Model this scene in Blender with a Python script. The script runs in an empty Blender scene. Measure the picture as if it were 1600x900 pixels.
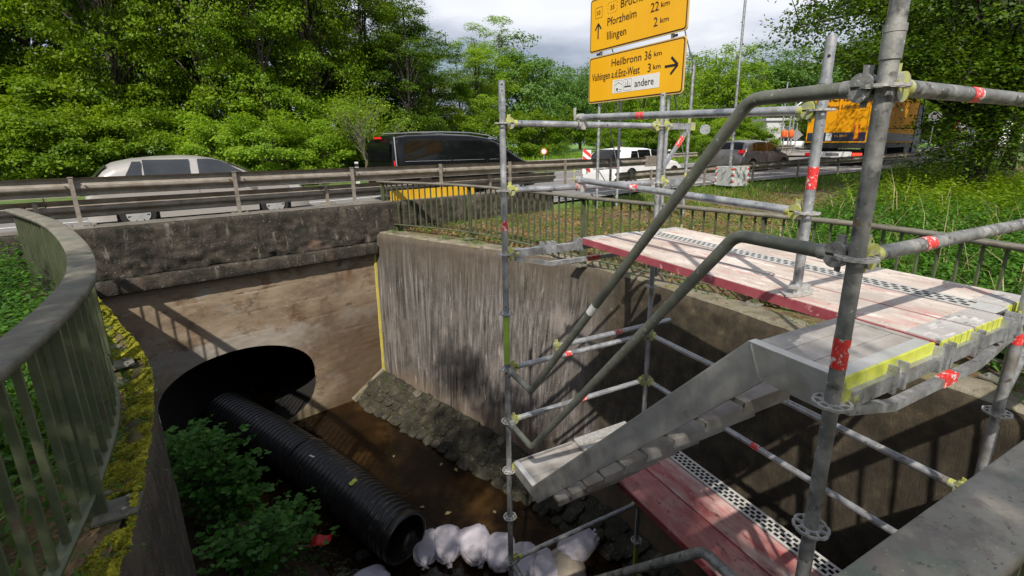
import bpy, math, random
import numpy as np
from mathutils import Vector, Matrix, noise as mnoise
S = bpy.context.scene
COL = S.collection
random.seed(7); rng = np.random.default_rng(7)
R = math.radians

# ------------------------------------------------------------------ camera
cam_d = bpy.data.cameras.new('camera'); cam = bpy.data.objects.new('camera', cam_d); COL.objects.link(cam); S.camera = cam
yaw, pitch, roll = 1.077, .250, -.005
cy_, sy_, cp_, sp_ = math.cos(yaw), math.sin(yaw), math.cos(pitch), math.sin(pitch)
fw = Vector((cy_*cp_, sy_*cp_, -sp_)); rt = Vector((sy_, -cy_, 0)); up = rt.cross(fw)
r2 = rt*math.cos(roll)+up*math.sin(roll); u2 = -rt*math.sin(roll)+up*math.cos(roll)
CAM = Vector((-1.564, -.782, .845))
cam.matrix_world = Matrix(((r2.x, u2.x, -fw.x, CAM.x), (r2.y, u2.y, -fw.y, CAM.y), (r2.z, u2.z, -fw.z, CAM.z), (0, 0, 0, 1)))
cam_d.sensor_width = 36; cam_d.lens = 36*741.6/1600; cam_d.shift_x = -.0191; cam_d.shift_y = -.0218
cam_d.clip_start = .05; cam_d.clip_end = 2000
# ------------------------------------------------------------------ light
SUNV = Vector((.52, .85, -1.06)).normalized()       # direction the light travels
sun_el = math.asin(-SUNV.z); sun_az = math.atan2(-SUNV.x, -SUNV.y)
sd = bpy.data.lights.new('sun', 'SUN'); so = bpy.data.objects.new('sun', sd); COL.objects.link(so)
sd.energy = 4.6; sd.angle = R(.6); sd.color = (1, .94, .84)
so.rotation_euler = SUNV.to_track_quat('-Z', 'Y').to_euler(); so.location = (-20, -30, 40)
S.view_settings.view_transform = 'Standard'; S.view_settings.look = 'None'; S.view_settings.gamma = 1; S.view_settings.exposure = .15
S.cycles.max_bounces = 6; S.cycles.transparent_max_bounces = 10; S.cycles.diffuse_bounces = 3

W = bpy.data.worlds.new('World'); S.world = W; W.use_nodes = True
nt = W.node_tree; nt.nodes.clear()
def N(nt, t, **k):
    n = nt.nodes.new(t)
    for a, b in k.items():
        if a in n.bl_rna.properties.keys(): setattr(n, a, b)
        else: n.inputs[a.replace('_', ' ')].default_value = b
    return n
def L(nt, a, b): nt.links.new(a, b)
def ramp(nt, fac, stops, interp='LINEAR'):
    r = nt.nodes.new('ShaderNodeValToRGB'); cr = r.color_ramp; cr.interpolation = interp
    while len(cr.elements) > 1: cr.elements.remove(cr.elements[0])
    for i, (p, c) in enumerate(stops):
        e = cr.elements[0] if i == 0 else cr.elements.new(p)
        e.position = p; e.color = (*c, 1) if len(c) == 3 else c
    L(nt, fac, r.inputs[0]); return r.outputs[0]
out = N(nt, 'ShaderNodeOutputWorld'); bg = N(nt, 'ShaderNodeBackground'); bg.inputs[1].default_value = .1
sky = N(nt, 'ShaderNodeTexSky', sky_type='NISHITA'); sky.sun_disc = False; sky.sun_elevation = sun_el; sky.sun_rotation = sun_az
tc = N(nt, 'ShaderNodeTexCoord'); sep = N(nt, 'ShaderNodeSeparateXYZ'); L(nt, tc.outputs['Generated'], sep.inputs[0])
mp = N(nt, 'ShaderNodeMapping'); mp.inputs['Scale'].default_value = (1.6, 1.6, 5.5); mp.inputs['Location'].default_value = (3.1, 1.7, .45)
L(nt, tc.outputs['Generated'], mp.inputs[0])
n1 = N(nt, 'ShaderNodeTexNoise', Scale=1.5, Detail=7.0, Roughness=.52); L(nt, mp.outputs[0], n1.inputs['Vector'])
# cloud tone: dark slate undersides low down, bright above
add = N(nt, 'ShaderNodeMath', operation='MULTIPLY_ADD'); L(nt, sep.outputs[2], add.inputs[0]); add.inputs[1].default_value = 2.5
sub = N(nt, 'ShaderNodeMath', operation='MULTIPLY_ADD'); L(nt, n1.outputs[0], sub.inputs[0]); sub.inputs[1].default_value = 1.5; sub.inputs[2].default_value = -.80
L(nt, sub.outputs[0], add.inputs[2])
cl = ramp(nt, add.outputs[0], [(0, (2.5, 2.95, 3.7)), (.3, (3.6, 4.1, 5.0)), (.5, (6.4, 6.8, 7.7)), (.68, (8.7, 8.9, 9.4)), (1, (10, 10, 10.4))])
cva = N(nt, 'ShaderNodeMath', operation='MULTIPLY_ADD'); L(nt, sep.outputs[2], cva.inputs[0]); cva.inputs[1].default_value = -.42; L(nt, n1.outputs[0], cva.inputs[2])
cov = ramp(nt, cva.outputs[0], [(.2, (.15,)*3), (.36, (.95,)*3)])
mx = N(nt, 'ShaderNodeMix', data_type='RGBA'); L(nt, cov, mx.inputs[0]); L(nt, sky.outputs[0], mx.inputs[6]); L(nt, cl, mx.inputs[7])
L(nt, mx.outputs[2], bg.inputs[0]); L(nt, bg.outputs[0], out.inputs[0])

# ------------------------------------------------------------------ materials
MATS = {}
def mat(name, cols, scale=6, detail=6, rough=.7, metal=0, bump=.0, bscale=None, stretch=(1, 1, 1), spots=None, trans=0, emit=None, coord='pos', extra=None, contrast=(.3, .7), spec=None, rcol=None):
    """procedural material: noise driven mix of colours, optional spot layers, bump"""
    m = bpy.data.materials.new(name); m.use_nodes = True; t = m.node_tree; t.nodes.clear()
    o = N(t, 'ShaderNodeOutputMaterial'); b = N(t, 'ShaderNodeBsdfPrincipled')
    if coord == 'pos': g = N(t, 'ShaderNodeNewGeometry').outputs['Position']
    else: g = N(t, 'ShaderNodeTexCoord').outputs['Object']
    mp = N(t, 'ShaderNodeMapping'); mp.inputs['Scale'].default_value = stretch; L(t, g, mp.inputs[0]); vec = mp.outputs[0]
    n = N(t, 'ShaderNodeTexNoise', Scale=scale, Detail=float(detail), Roughness=.62); L(t, vec, n.inputs['Vector'])
    if len(cols) == 1: col = None; b.inputs['Base Color'].default_value = (*cols[0], 1)
    else:
        k = len(cols); a, z = contrast
        col = ramp(t, n.outputs[0], [(a+(z-a)*i/(k-1), c) for i, c in enumerate(cols)])
    for sp in (spots or []):     # (scale, lo, hi, colour, stretch)
        sc, lo, hi, c = sp[:4]
        v2 = g
        mp2 = N(t, 'ShaderNodeMapping'); mp2.inputs['Scale'].default_value = sp[4] if len(sp) > 4 else (1, 1, 1); mp2.inputs['Location'].default_value = (sc*1.3, 2.1*sc, .7); L(t, g, mp2.inputs[0])
        ns = N(t, 'ShaderNodeTexNoise', Scale=sc, Detail=5.0, Roughness=.6); L(t, mp2.outputs[0], ns.inputs['Vector'])
        f = ramp(t, ns.outputs[0], [(lo, (0, 0, 0)), (hi, (1, 1, 1))])
        x = N(t, 'ShaderNodeMix', data_type='RGBA'); L(t, f, x.inputs[0])
        if col is None: x.inputs[6].default_value = (*cols[0], 1)
        else: L(t, col, x.inputs[6])
        x.inputs[7].default_value = (*c, 1); col = x.outputs[2]
    if extra: col = extra(t, g, col, b)
    if col is not None: L(t, col, b.inputs['Base Color'])
    b.inputs['Roughness'].default_value = rough; b.inputs['Metallic'].default_value = metal
    if spec is not None: b.inputs['Specular IOR Level'].default_value = spec
    if rcol:
        rr = ramp(t, n.outputs[0], [(.35, (rcol[0],)*3), (.65, (rcol[1],)*3)]); L(t, rr, b.inputs['Roughness'])
    if bump:
        nb = N(t, 'ShaderNodeTexNoise', Scale=bscale or scale*5, Detail=6.0, Roughness=.65); L(t, vec, nb.inputs['Vector'])
        bp = N(t, 'ShaderNodeBump', Strength=1.0, Distance=bump); L(t, nb.outputs[0], bp.inputs['Height']); L(t, bp.outputs[0], b.inputs['Normal'])
    if emit: b.inputs['Emission Color'].default_value = (*emit[0], 1); b.inputs['Emission Strength'].default_value = emit[1]
    sh = b.outputs[0]
    if trans:
        tr = N(t, 'ShaderNodeBsdfTranslucent'); ms = N(t, 'ShaderNodeMixShader'); ms.inputs[0].default_value = trans
        if col is not None: L(t, col, tr.inputs[0])
        else: tr.inputs[0].default_value = (*cols[0], 1)
        L(t, b.outputs[0], ms.inputs[1]); L(t, tr.outputs[0], ms.inputs[2]); sh = ms.outputs[0]
    L(t, sh, o.inputs[0]); MATS[name] = m; return m
def leafmat(name, cols, trans=.35, rough=.5, patch=None):
    m = bpy.data.materials.new(name); m.use_nodes = True; t = m.node_tree; t.nodes.clear()
    o = N(t, 'ShaderNodeOutputMaterial'); b = N(t, 'ShaderNodeBsdfPrincipled'); b.inputs['Roughness'].default_value = rough
    b.inputs['Specular IOR Level'].default_value = .3
    g = N(t, 'ShaderNodeNewGeometry'); k = len(cols)
    nz = N(t, 'ShaderNodeTexNoise', Scale=.8, Detail=2.0); L(t, g.outputs['Position'], nz.inputs['Vector'])
    a = N(t, 'ShaderNodeMath', operation='MULTIPLY_ADD'); L(t, g.outputs['Random Per Island'], a.inputs[0]); a.inputs[1].default_value = .6
    a2 = N(t, 'ShaderNodeMath', operation='MULTIPLY_ADD'); L(t, nz.outputs[0], a2.inputs[0]); a2.inputs[1].default_value = 1.2; a2.inputs[2].default_value = -.4
    L(t, a2.outputs[0], a.inputs[2])
    c = ramp(t, a.outputs[0], [(i/(k-1) if k > 1 else 0, x) for i, x in enumerate(cols)])
    L(t, c, b.inputs['Base Color']); tr = N(t, 'ShaderNodeBsdfTranslucent')
    hs = N(t, 'ShaderNodeMix', data_type='RGBA', blend_type='MULTIPLY'); hs.inputs[0].default_value = 1; L(t, c, hs.inputs[6]); hs.inputs[7].default_value = (1.5, 1.45, .6, 1)
    L(t, hs.outputs[2], tr.inputs[0])
    ms = N(t, 'ShaderNodeMixShader'); ms.inputs[0].default_value = trans; L(t, b.outputs[0], ms.inputs[1]); L(t, tr.outputs[0], ms.inputs[2]); L(t, ms.outputs[0], o.inputs[0])
    MATS[name] = m; return m

mat('galv', [(.22, .23, .24), (.40, .41, .43), (.56, .57, .58)], 12, 10, .42, .6, .0012, 90, coord='obj', rcol=(.3, .6), contrast=(.25, .75), spots=[(30, .6, .7, (.13, .125, .115)), (5, .58, .7, (.33, .30, .26)), (55, .66, .69, (.72, .71, .68)), (2.2, .62, .7, (.50, .50, .49))])
mat('galv_dirty', [(.13, .135, .13), (.24, .24, .23), (.38, .375, .355)], 12, 11, .5, .4, .0015, 100, coord='obj', rcol=(.35, .7), spots=[(20, .55, .66, (.085, .082, .075)), (4, .6, .7, (.42, .41, .39)), (48, .64, .68, (.60, .59, .56)), (8, .66, .7, (.20, .13, .08))])
mat('galv_green', [(.12, .128, .105), (.21, .215, .18)], 14, 8, .55, .35, .001, 110, coord='obj', spots=[(45, .64, .7, (.4, .4, .36))])
mat('cast', [(.34, .33, .31), (.6, .59, .57)], 40, 5, .5, .4, .001, 150)
mat('yellow_zinc', [(.38, .38, .14), (.52, .55, .12)], 30, 5, .5, .2, .0005, 150, spots=[(24, .50, .58, (.34, .34, .31))])
mat('lime_paint', [(.46, .50, .06), (.62, .66, .09)], 20, 5, .45, 0, 0, spots=[(38, .6, .68, (.4, .4, .36))])
mat('lime_green', [(.30, .48, .06), (.42, .62, .10)], 10, 5, .5)
mat('olive_yellow', [(.30, .32, .03), (.45, .45, .05)], 10, 5, .5)
mat('red_tape', [(.62, .03, .03), (.80, .06, .05)], 20, 4, .4, spots=[(33, .55, .60, (.72, .66, .64)), (110, .60, .64, (.7, .6, .58))])
mat('white_tape', [(.6, .6, .58), (.78, .78, .76)], 40, 4, .5)
mat('alu', [(.38, .36, .34), (.53, .515, .49), (.60, .585, .565)], 7, 8, .48, .55, .0006, 90, spots=[(30, .66, .72, (.62, .61, .58)), (4, .55, .75, (.33, .29, .25))])
mat('alu_dirty', [(.28, .255, .23), (.44, .41, .38), (.53, .50, .47)], 6, 9, .6, .3, .001, 70, spots=[(3.2, .5, .7, (.30, .26, .22)), (26, .66, .7, (.5, .5, .48))])
mat('alu_edge', [(.55, .55, .53), (.7, .7, .68)], 12, 6, .4, .5)
mat('plank_top', [(.42, .33, .28), (.55, .47, .41), (.65, .59, .53)], 2.6, 10, .7, 0, .0012, 60, stretch=(2.2, .7, 1), contrast=(.32, .62),
    spots=[(3, .56, .7, (.55, .24, .23), (3, .8, 1)), (12, .58, .66, (.76, .70, .64), (1.5, .6, 1)), (3.5, .56, .68, (.36, .25, .21), (3, .5, 1)), (26, .6, .66, (.33, .25, .21)), (1.2, .56, .66, (.43, .37, .33)), (90, .64, .68, (.2, .14, .12))])
mat('plank_grey', [(.36, .34, .33), (.50, .48, .46)], 6, 9, .65, .1, .001, 60, stretch=(2, .6, 1), spots=[(9, .55, .63, (.62, .6, .58), (1, 3, 1)), (20, .6, .66, (.2, .19, .18))])
mat('plank_red', [(.30, .075, .075), (.42, .15, .145), (.50, .25, .235)], 3, 9, .6, 0, .001, 60, stretch=(2.2, .7, 1), contrast=(.3, .66), spots=[(7, .6, .68, (.18, .06, .055), (2, .7, 1)), (2, .55, .7, (.45, .33, .31)), (22, .62, .67, (.16, .08, .07)), (30, .66, .7, (.5, .38, .34))])
mat('plank_red_worn', [(.40, .10, .10), (.50, .27, .25), (.58, .50, .47)], 2.6, 10, .7, 0, .001, 60, stretch=(2.2, .7, 1), contrast=(.36, .64), spots=[(6, .6, .68, (.16, .06, .06), (2, .7, 1)), (30, .66, .7, (.62, .58, .55))])
mat('red_edge', [(.27, .045, .06), (.42, .10, .12)], 8, 8, .55, 0, .001, 60, spots=[(14, .62, .68, (.6, .3, .3))])
mat('perf', [(.62, .61, .58), (.76, .75, .72)], 14, 7, .45, .45, spots=[(24, .6, .68, (.35, .34, .33))])
mat('dark', [(.012, .012, .012), (.02, .02, .02)], 5, 3, .8)
mat('rail_top_sunlit', [(.16, .15, .12), (.27, .25, .205), (.34, .31, .26)], 6, 12, .8, 0, .0015, 45, spots=[(16, .5, .6, (.22, .185, .16)), (7, .55, .66, (.17, .19, .15)), (60, .62, .66, (.12, .11, .09)), (3, .55, .66, (.33, .31, .27)), (120, .64, .68, (.45, .43, .38))])  # lighter copy of rail_top, sunlight on the near handrail put into its colour
mat('rail_green', [(.06, .075, .05), (.11, .13, .09), (.15, .165, .12)], 6, 9, .5, .1, .0012, 60, spots=[(18, .58, .68, (.10, .105, .085)), (5, .56, .7, (.20, .20, .13)), (60, .68, .72, (.4, .4, .34))])
mat('rail_top', [(.09, .088, .064), (.17, .16, .12), (.24, .22, .175)], 5, 10, .72, 0, .0015, 45, spots=[(14, .50, .62, (.15, .125, .105)), (6, .56, .68, (.10, .125, .09)), (90, .66, .7, (.3, .3, .25)), (2.2, .55, .7, (.19, .18, .155))])
mat('rail_baluster', [(.068, .082, .042), (.125, .143, .08)], 6, 9, .5, .1, .001, 60, spots=[(9, .56, .7, (.085, .07, .05)), (3, .6, .72, (.15, .155, .10))])
mat('guard', [(.17, .148, .12), (.28, .245, .205), (.35, .32, .28)], 5, 9, .55, .2, .001, 50, stretch=(1, 1, 2), spots=[(3, .55, .72, (.22, .175, .135)), (40, .66, .72, (.12, .10, .08))])
mat('asphalt', [(.15, .145, .14), (.20, .19, .182), (.23, .215, .205)], 1.1, 10, .85, 0, .004, 60, spots=[(140, .55, .65, (.11, .105, .10)), (170, .62, .68, (.34, .32, .3))])
mat('asphalt_pale', [(.27, .245, .225), (.34, .31, .285)], .6, 10, .85, 0, .004, 60, spots=[(120, .58, .66, (.2, .19, .18))])
mat('paint_white', [(.6, .6, .58), (.78, .78, .76)], 14, 6, .6, spots=[(30, .62, .7, (.3, .29, .28))])
mat('soil', [(.045, .03, .016), (.13, .08, .04), (.22, .14, .07)], 3, 10, .95, 0, .03, 12, spots=[(9, .5, .6, (.11, .15, .035)), (22, .56, .62, (.27, .17, .08)), (30, .62, .68, (.05, .035, .02))])
mat('grass_ground', [(.045, .075, .015), (.085, .14, .03)], 1.2, 8, .95, 0, .03, 14, spots=[(5, .55, .7, (.16, .13, .055))])
mat('meadow', [(.10, .21, .03), (.15, .28, .045)], .25, 8, .95, 0, .03, 8)
mat('bed_mud', [(.018, .012, .007), (.045, .028, .013), (.10, .058, .022)], 1.6, 10, .85, 0, .02, 14, spots=[(22, .58, .66, (.2, .15, .09))])
def conc_extra(kind):
    def f(t, g, col, b):
        # height dependent weathering (dark band under the top, damp at the foot) as real stains
        sp = N(t, 'ShaderNodeSeparateXYZ'); L(t, g, sp.inputs[0])
        mp = N(t, 'ShaderNodeMapping'); mp.inputs['Scale'].default_value = (1.3, 1.3, .35); L(t, g, mp.inputs[0])
        n = N(t, 'ShaderNodeTexNoise', Scale=2.2, Detail=6.0); L(t, mp.outputs[0], n.inputs['Vector'])
        def layer(col, z0, z1, c, amt=1., nz=1.3):
            a = N(t, 'ShaderNodeMath', operation='MULTIPLY_ADD'); L(t, n.outputs[0], a.inputs[0]); a.inputs[1].default_value = nz; a.inputs[2].default_value = -nz/2
            s = N(t, 'ShaderNodeMath', operation='ADD'); L(t, a.outputs[0], s.inputs[0]); L(t, sp.outputs[2], s.inputs[1])
            mr = N(t, 'ShaderNodeMapRange'); mr.inputs[1].default_value = z0; mr.inputs[2].default_value = z1; mr.inputs[4].default_value = amt; L(t, s.outputs[0], mr.inputs[0])
            x = N(t, 'ShaderNodeMix', data_type='RGBA'); L(t, mr.outputs[0], x.inputs[0]); L(t, col, x.inputs[6]); x.inputs[7].default_value = (*c, 1)
            return x.outputs[2]
        def shade_dirt(col):
            # deck and tree shade painted into the colour, over dirt, near the downstream end
            a = N(t, 'ShaderNodeMath', operation='MULTIPLY_ADD'); L(t, n.outputs[0], a.inputs[0]); a.inputs[1].default_value = 2.6; L(t, sp.outputs[1], a.inputs[2])
            mr = N(t, 'ShaderNodeMapRange'); mr.inputs[1].default_value = 5.9; mr.inputs[2].default_value = 5.2; mr.inputs[4].default_value = .93; L(t, a.outputs[0], mr.inputs[0])
            n3 = N(t, 'ShaderNodeTexNoise', Scale=5.0, Detail=10.0, Roughness=.7); L(t, g, n3.inputs['Vector'])
            dc = ramp(t, n3.outputs[0], [(.3, (.018, .014, .009)), (.5, (.05, .038, .022)), (.66, (.10, .078, .045)), (.72, (.26, .23, .18))])
            x = N(t, 'ShaderNodeMix', data_type='RGBA'); L(t, mr.outputs[0], x.inputs[0]); L(t, col, x.inputs[6]); L(t, dc, x.inputs[7]); return x.outputs[2]
        if kind == 'wing':
            col = layer(col, -1.75, -.95, (.10, .078, .052), .85, 1.3)
            col = shade_dirt(col)
            col = layer(col, -3.5, -4.3, (.30, .20, .12), .6)
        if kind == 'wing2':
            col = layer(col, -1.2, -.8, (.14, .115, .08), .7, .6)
        if kind == 'head':
            # lime bloom band around the arch crown
            n4 = N(t, 'ShaderNodeTexNoise', Scale=2.2, Detail=14.0, Roughness=.74); L(t, g, n4.inputs['Vector'])
            a = N(t, 'ShaderNodeMath', operation='MULTIPLY_ADD'); L(t, n4.outputs[0], a.inputs[0]); a.inputs[1].default_value = 1.1; L(t, sp.outputs[2], a.inputs[2])
            bb_ = ramp(t, a.outputs[0], [(0, (0,)*3), (1, (0,)*3)])
            mr = N(t, 'ShaderNodeMapRange'); mr.interpolation_type = 'SMOOTHSTEP'; mr.inputs[1].default_value = -2.5; mr.inputs[2].default_value = -2.1; L(t, a.outputs[0], mr.inputs[0])
            mr2 = N(t, 'ShaderNodeMapRange'); mr2.interpolation_type = 'SMOOTHSTEP'; mr2.inputs[1].default_value = -1.75; mr2.inputs[2].default_value = -1.95; L(t, a.outputs[0], mr2.inputs[0])
            mu = N(t, 'ShaderNodeMath', operation='MULTIPLY'); L(t, mr.outputs[0], mu.inputs[0]); L(t, mr2.outputs[0], mu.inputs[1])
            m3 = N(t, 'ShaderNodeMath', operation='MULTIPLY'); L(t, mu.outputs[0], m3.inputs[0]); m3.inputs[1].default_value = .62
            x = N(t, 'ShaderNodeMix', data_type='RGBA'); L(t, m3.outputs[0], x.inputs[0]); L(t, col, x.inputs[6]); x.inputs[7].default_value = (.36, .335, .30, 1); col = x.outputs[2]
            col = layer(col, -4.0, -4.35, (.12, .10, .05), .8, .3)
            n5 = N(t, 'ShaderNodeTexNoise', Scale=1.3, Detail=9.0, Roughness=.68); L(t, g, n5.inputs['Vector'])
            ax_ = N(t, 'ShaderNodeMath', operation='MULTIPLY_ADD'); L(t, n5.outputs[0], ax_.inputs[0]); ax_.inputs[1].default_value = 2.2; L(t, sp.outputs[0], ax_.inputs[2])
            az_ = N(t, 'ShaderNodeMath', operation='MULTIPLY_ADD'); L(t, n5.outputs[0], az_.inputs[0]); az_.inputs[1].default_value = -1.6; L(t, sp.outputs[2], az_.inputs[2])
            q1_ = N(t, 'ShaderNodeMapRange'); q1_.inputs[1].default_value = -.5; q1_.inputs[2].default_value = .35; L(t, ax_.outputs[0], q1_.inputs[0])
            q2_ = N(t, 'ShaderNodeMapRange'); q2_.inputs[1].default_value = -2.7; q2_.inputs[2].default_value = -3.5; q2_.inputs[4].default_value = .85; L(t, az_.outputs[0], q2_.inputs[0])
            q3_ = N(t, 'ShaderNodeMath', operation='MULTIPLY'); L(t, q1_.outputs[0], q3_.inputs[0]); L(t, q2_.outputs[0], q3_.inputs[1])
            x = N(t, 'ShaderNodeMix', data_type='RGBA'); L(t, q3_.outputs[0], x.inputs[0]); L(t, col, x.inputs[6]); x.inputs[7].default_value = (.085, .05, .026, 1); col = x.outputs[2]
        return col
    return f
mat('conc_wing', [(.055, .049, .043), (.145, .128, .117), (.26, .235, .222)], 5.0, 14, .9, 0, .010, 45, stretch=(4.2, 4.2, .17), contrast=(.36, .66),
    spots=[(2.2, .52, .68, (.085, .075, .064), (1, 1, .55)), (6, .58, .66, (.032, .028, .024), (2.2, 2.2, .07)), (2.6, .56, .66, (.06, .052, .045), (2, 2, .10)), (1.1, .56, .7, (.27, .235, .21), (1, 1, .7)), (55, .645, .68, (.50, .47, .42)), (1.8, .56, .68, (.16, .14, .125)), (9, .64, .7, (.42, .37, .34), (2, 2, .15)), (28, .64, .7, (.06, .05, .04), (1, 1, .6))], extra=conc_extra('wing'))
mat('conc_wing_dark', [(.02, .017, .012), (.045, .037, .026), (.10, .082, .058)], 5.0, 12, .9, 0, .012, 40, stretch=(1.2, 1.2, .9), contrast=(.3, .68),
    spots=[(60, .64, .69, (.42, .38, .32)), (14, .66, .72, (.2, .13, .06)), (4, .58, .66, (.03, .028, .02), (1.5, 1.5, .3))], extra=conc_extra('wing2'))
mat('conc_head', [(.15, .105, .068), (.265, .20, .135), (.32, .255, .185)], 1.3, 10, .85, 0, .004, 40, stretch=(1, 1, 2.2), contrast=(.3, .7),
    spots=[(1.1, .62, .72, (.33, .31, .285), (1, 1, 1.6)), (2.3, .56, .7, (.13, .07, .032)), (.9, .55, .68, (.11, .08, .055)), (70, .64, .68, (.10, .075, .055)), (3.5, .62, .68, (.12, .09, .065)), (14, .63, .68, (.34, .30, .25), (.5, .5, 2)), (9, .64, .68, (.09, .07, .05), (.4, .4, 3))], extra=conc_extra('head'))
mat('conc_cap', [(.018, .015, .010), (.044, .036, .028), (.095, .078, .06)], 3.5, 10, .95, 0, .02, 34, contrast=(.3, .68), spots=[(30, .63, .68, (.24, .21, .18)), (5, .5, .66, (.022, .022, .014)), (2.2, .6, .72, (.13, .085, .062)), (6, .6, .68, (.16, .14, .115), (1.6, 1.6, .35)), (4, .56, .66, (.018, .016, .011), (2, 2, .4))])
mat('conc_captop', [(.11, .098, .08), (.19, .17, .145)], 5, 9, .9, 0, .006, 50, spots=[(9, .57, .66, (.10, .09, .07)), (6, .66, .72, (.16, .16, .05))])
mat('conc_coping', [(.12, .105, .07), (.20, .175, .12), (.28, .25, .19)], 4, 10, .95, 0, .012, 40, spots=[(8, .56, .66, (.09, .075, .045)), (5, .6, .7, (.19, .18, .05)), (50, .66, .7, (.38, .36, .3))])
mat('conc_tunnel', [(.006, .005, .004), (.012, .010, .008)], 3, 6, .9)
mat('conc_block', [(.34, .36, .36), (.46, .47, .46), (.52, .52, .50)], 5, 8, .85, 0, .003, 50, stretch=(2, 2, .5), spots=[(6, .6, .7, (.18, .24, .22), (2, 2, .5))])
mat('stone', [(.012, .011, .007), (.032, .028, .018), (.075, .064, .044)], 5, 10, .9, 0, .014, 34, contrast=(.32, .68), spots=[(26, .6, .67, (.17, .15, .10)), (7, .54, .64, (.028, .032, .008))])
mat('stone_pale', [(.06, .052, .038), (.17, .15, .115)], 9, 9, .95, 0, .012, 40, spots=[(7, .5, .62, (.03, .032, .014))])
mat('joint_yellow', [(.36, .30, .05), (.50, .43, .09)], 8, 7, .7)
mat('moss', [(.12, .125, .012), (.34, .33, .025), (.54, .50, .045)], 7, 7, .95, trans=.15)
mat('moss_dark', [(.05, .04, .015), (.13, .10, .03)], 7, 7, .95)
mat('bark', [(.05, .042, .032), (.11, .095, .075)], 8, 8, .95, 0, .01, 20, coord='obj', stretch=(1, 1, .3))
mat('bark_dark', [(.018, .015, .011), (.04, .033, .025)], 8, 8, .95, 0, .01, 20, coord='obj', stretch=(1, 1, .3))
mat('bark_pale', [(.13, .115, .085), (.22, .195, .15)], 12, 6, .9, coord='obj')
mat('pipe_black', [(.012, .012, .012), (.03, .03, .029)], 6, 8, .30, 0, .001, 40, spots=[(14, .6, .7, (.10, .095, .085)), (3, .66, .74, (.06, .05, .035))])
mat('bag', [(.33, .305, .33), (.47, .44, .49), (.54, .51, .565)], 4, 8, .7, 0, .006, 22, spots=[(5, .57, .7, (.36, .31, .25)), (160, .5, .56, (.5, .46, .5))])
mat('bag_tan', [(.24, .20, .15), (.38, .33, .26)], 4, 8, .8, 0, .004, 26, spots=[(6, .58, .7, (.24, .19, .13))])
mat('sign_yellow', [(.85, .42, .005), (.90, .47, .008)], 1.2, 3, .4)
mat('sign_border', [(.62, .42, .16)], 3, 3, .5)
mat('sign_ink', [(.035, .014, .006)], 3, 3, .6)
mat('sign_black', [(.015, .015, .015)], 3, 3, .6)
mat('sign_white', [(.72, .72, .70), (.8, .8, .78)], 6, 3, .5)
mat('sign_red', [(.62, .03, .02), (.7, .05, .03)], 9, 3, .5)
mat('orange', [(.7, .10, .015), (.75, .15, .02)], 9, 3, .5)
mat('yellow_board', [(.62, .32, .01), (.70, .44, .02)], 1.7, 3, .45)
mat('car_silver', [(.50, .475, .44), (.54, .51, .48)], 2, 3, .3, .45)
mat('car_grey', [(.17, .16, .155), (.20, .19, .18)], 2, 3, .3, .6)
mat('car_black', [(.004, .004, .005), (.007, .007, .008)], 2, 3, .16, .0, spec=.3)
mat('car_white', [(.74, .74, .74), (.78, .78, .78)], 2, 3, .3, 0)
mat('glass_dark', [(.004, .005, .005), (.007, .008, .009)], 2, 3, .06, 0, spec=.3)
mat('glass_car', [(.035, .04, .045), (.05, .055, .06)], 2, 3, .06, 0)
mat('tyre', [(.014, .014, .014), (.022, .022, .022)], 9, 4, .85)
mat('rim', [(.5, .5, .5), (.62, .62, .62)], 5, 4, .35, .5)
mat('chrome', [(.65, .65, .66), (.7, .7, .7)], 5, 4, .2, .9)
mat('tail_red', [(.6, .01, .012), (.7, .02, .02)], 9, 3, .25, emit=((.6, .01, .01), .25))
mat('brake_on', [(.8, .03, .02), (.9, .05, .03)], 9, 3, .25, emit=((1, .05, .02), 1.5))
mat('plastic_black', [(.015, .015, .015), (.03, .03, .03)], 9, 4, .6)
mat('truck_yellow', [(.70, .29, .004), (.76, .34, .006)], 1, 4, .7, spec=.15)
mat('truck_navy', [(.012, .018, .04), (.02, .026, .05)], 3, 4, .5)
mat('red_plastic', [(.62, .015, .015), (.78, .03, .03)], 7, 4, .35)
mat('wood', [(.22, .15, .09), (.34, .25, .16)], 7, 7, .8, stretch=(1, 1, .3))
mat('building', [(.45, .46, .47), (.52, .53, .54)], 2, 4, .7)
mat('roof_green', [(.10, .22, .20), (.14, .28, .26)], 2, 4, .7)
leafmat('leaf_bright', [(0.041, 0.097, 0.006), (0.133, 0.226, 0.008), (0.248, 0.351, 0.021)], .46)
leafmat('leaf_mid', [(0.025, 0.066, 0.006), (0.069, 0.135, 0.008), (0.153, 0.234, 0.014)], .42)
leafmat('leaf_fresh', [(0.086, 0.180, 0.010), (0.194, 0.325, 0.018), (0.317, 0.436, 0.043)], .48)
leafmat('leaf_far', [(0.070, 0.157, 0.030), (0.114, 0.222, 0.044), (0.153, 0.256, 0.061)], .36)
leafmat('leaf_olive', [(0.095, 0.132, 0.017), (0.152, 0.209, 0.023), (0.202, 0.235, 0.034)], .36)
leafmat('leaf_maple', [(0.019, 0.053, 0.003), (0.063, 0.127, 0.007), (0.160, 0.246, 0.013)], .38)
leafmat('leaf_nettle', [(0.023, 0.078, 0.007), (0.065, 0.170, 0.014), (0.130, 0.276, 0.031)], .34)
leafmat('leaf_bramble', [(0.018, 0.067, 0.008), (0.063, 0.190, 0.027), (0.144, 0.336, 0.054)], .32)
leafmat('leaf_grass', [(0.063, 0.131, 0.013), (0.125, 0.230, 0.027), (0.209, 0.308, 0.054)], .34)
leafmat('leaf_litter', [(.10, .05, .02), (.26, .14, .05), (.36, .22, .09)], .15)
leafmat('leaf_straw', [(.28, .24, .10), (.4, .35, .18)], .2)
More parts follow.
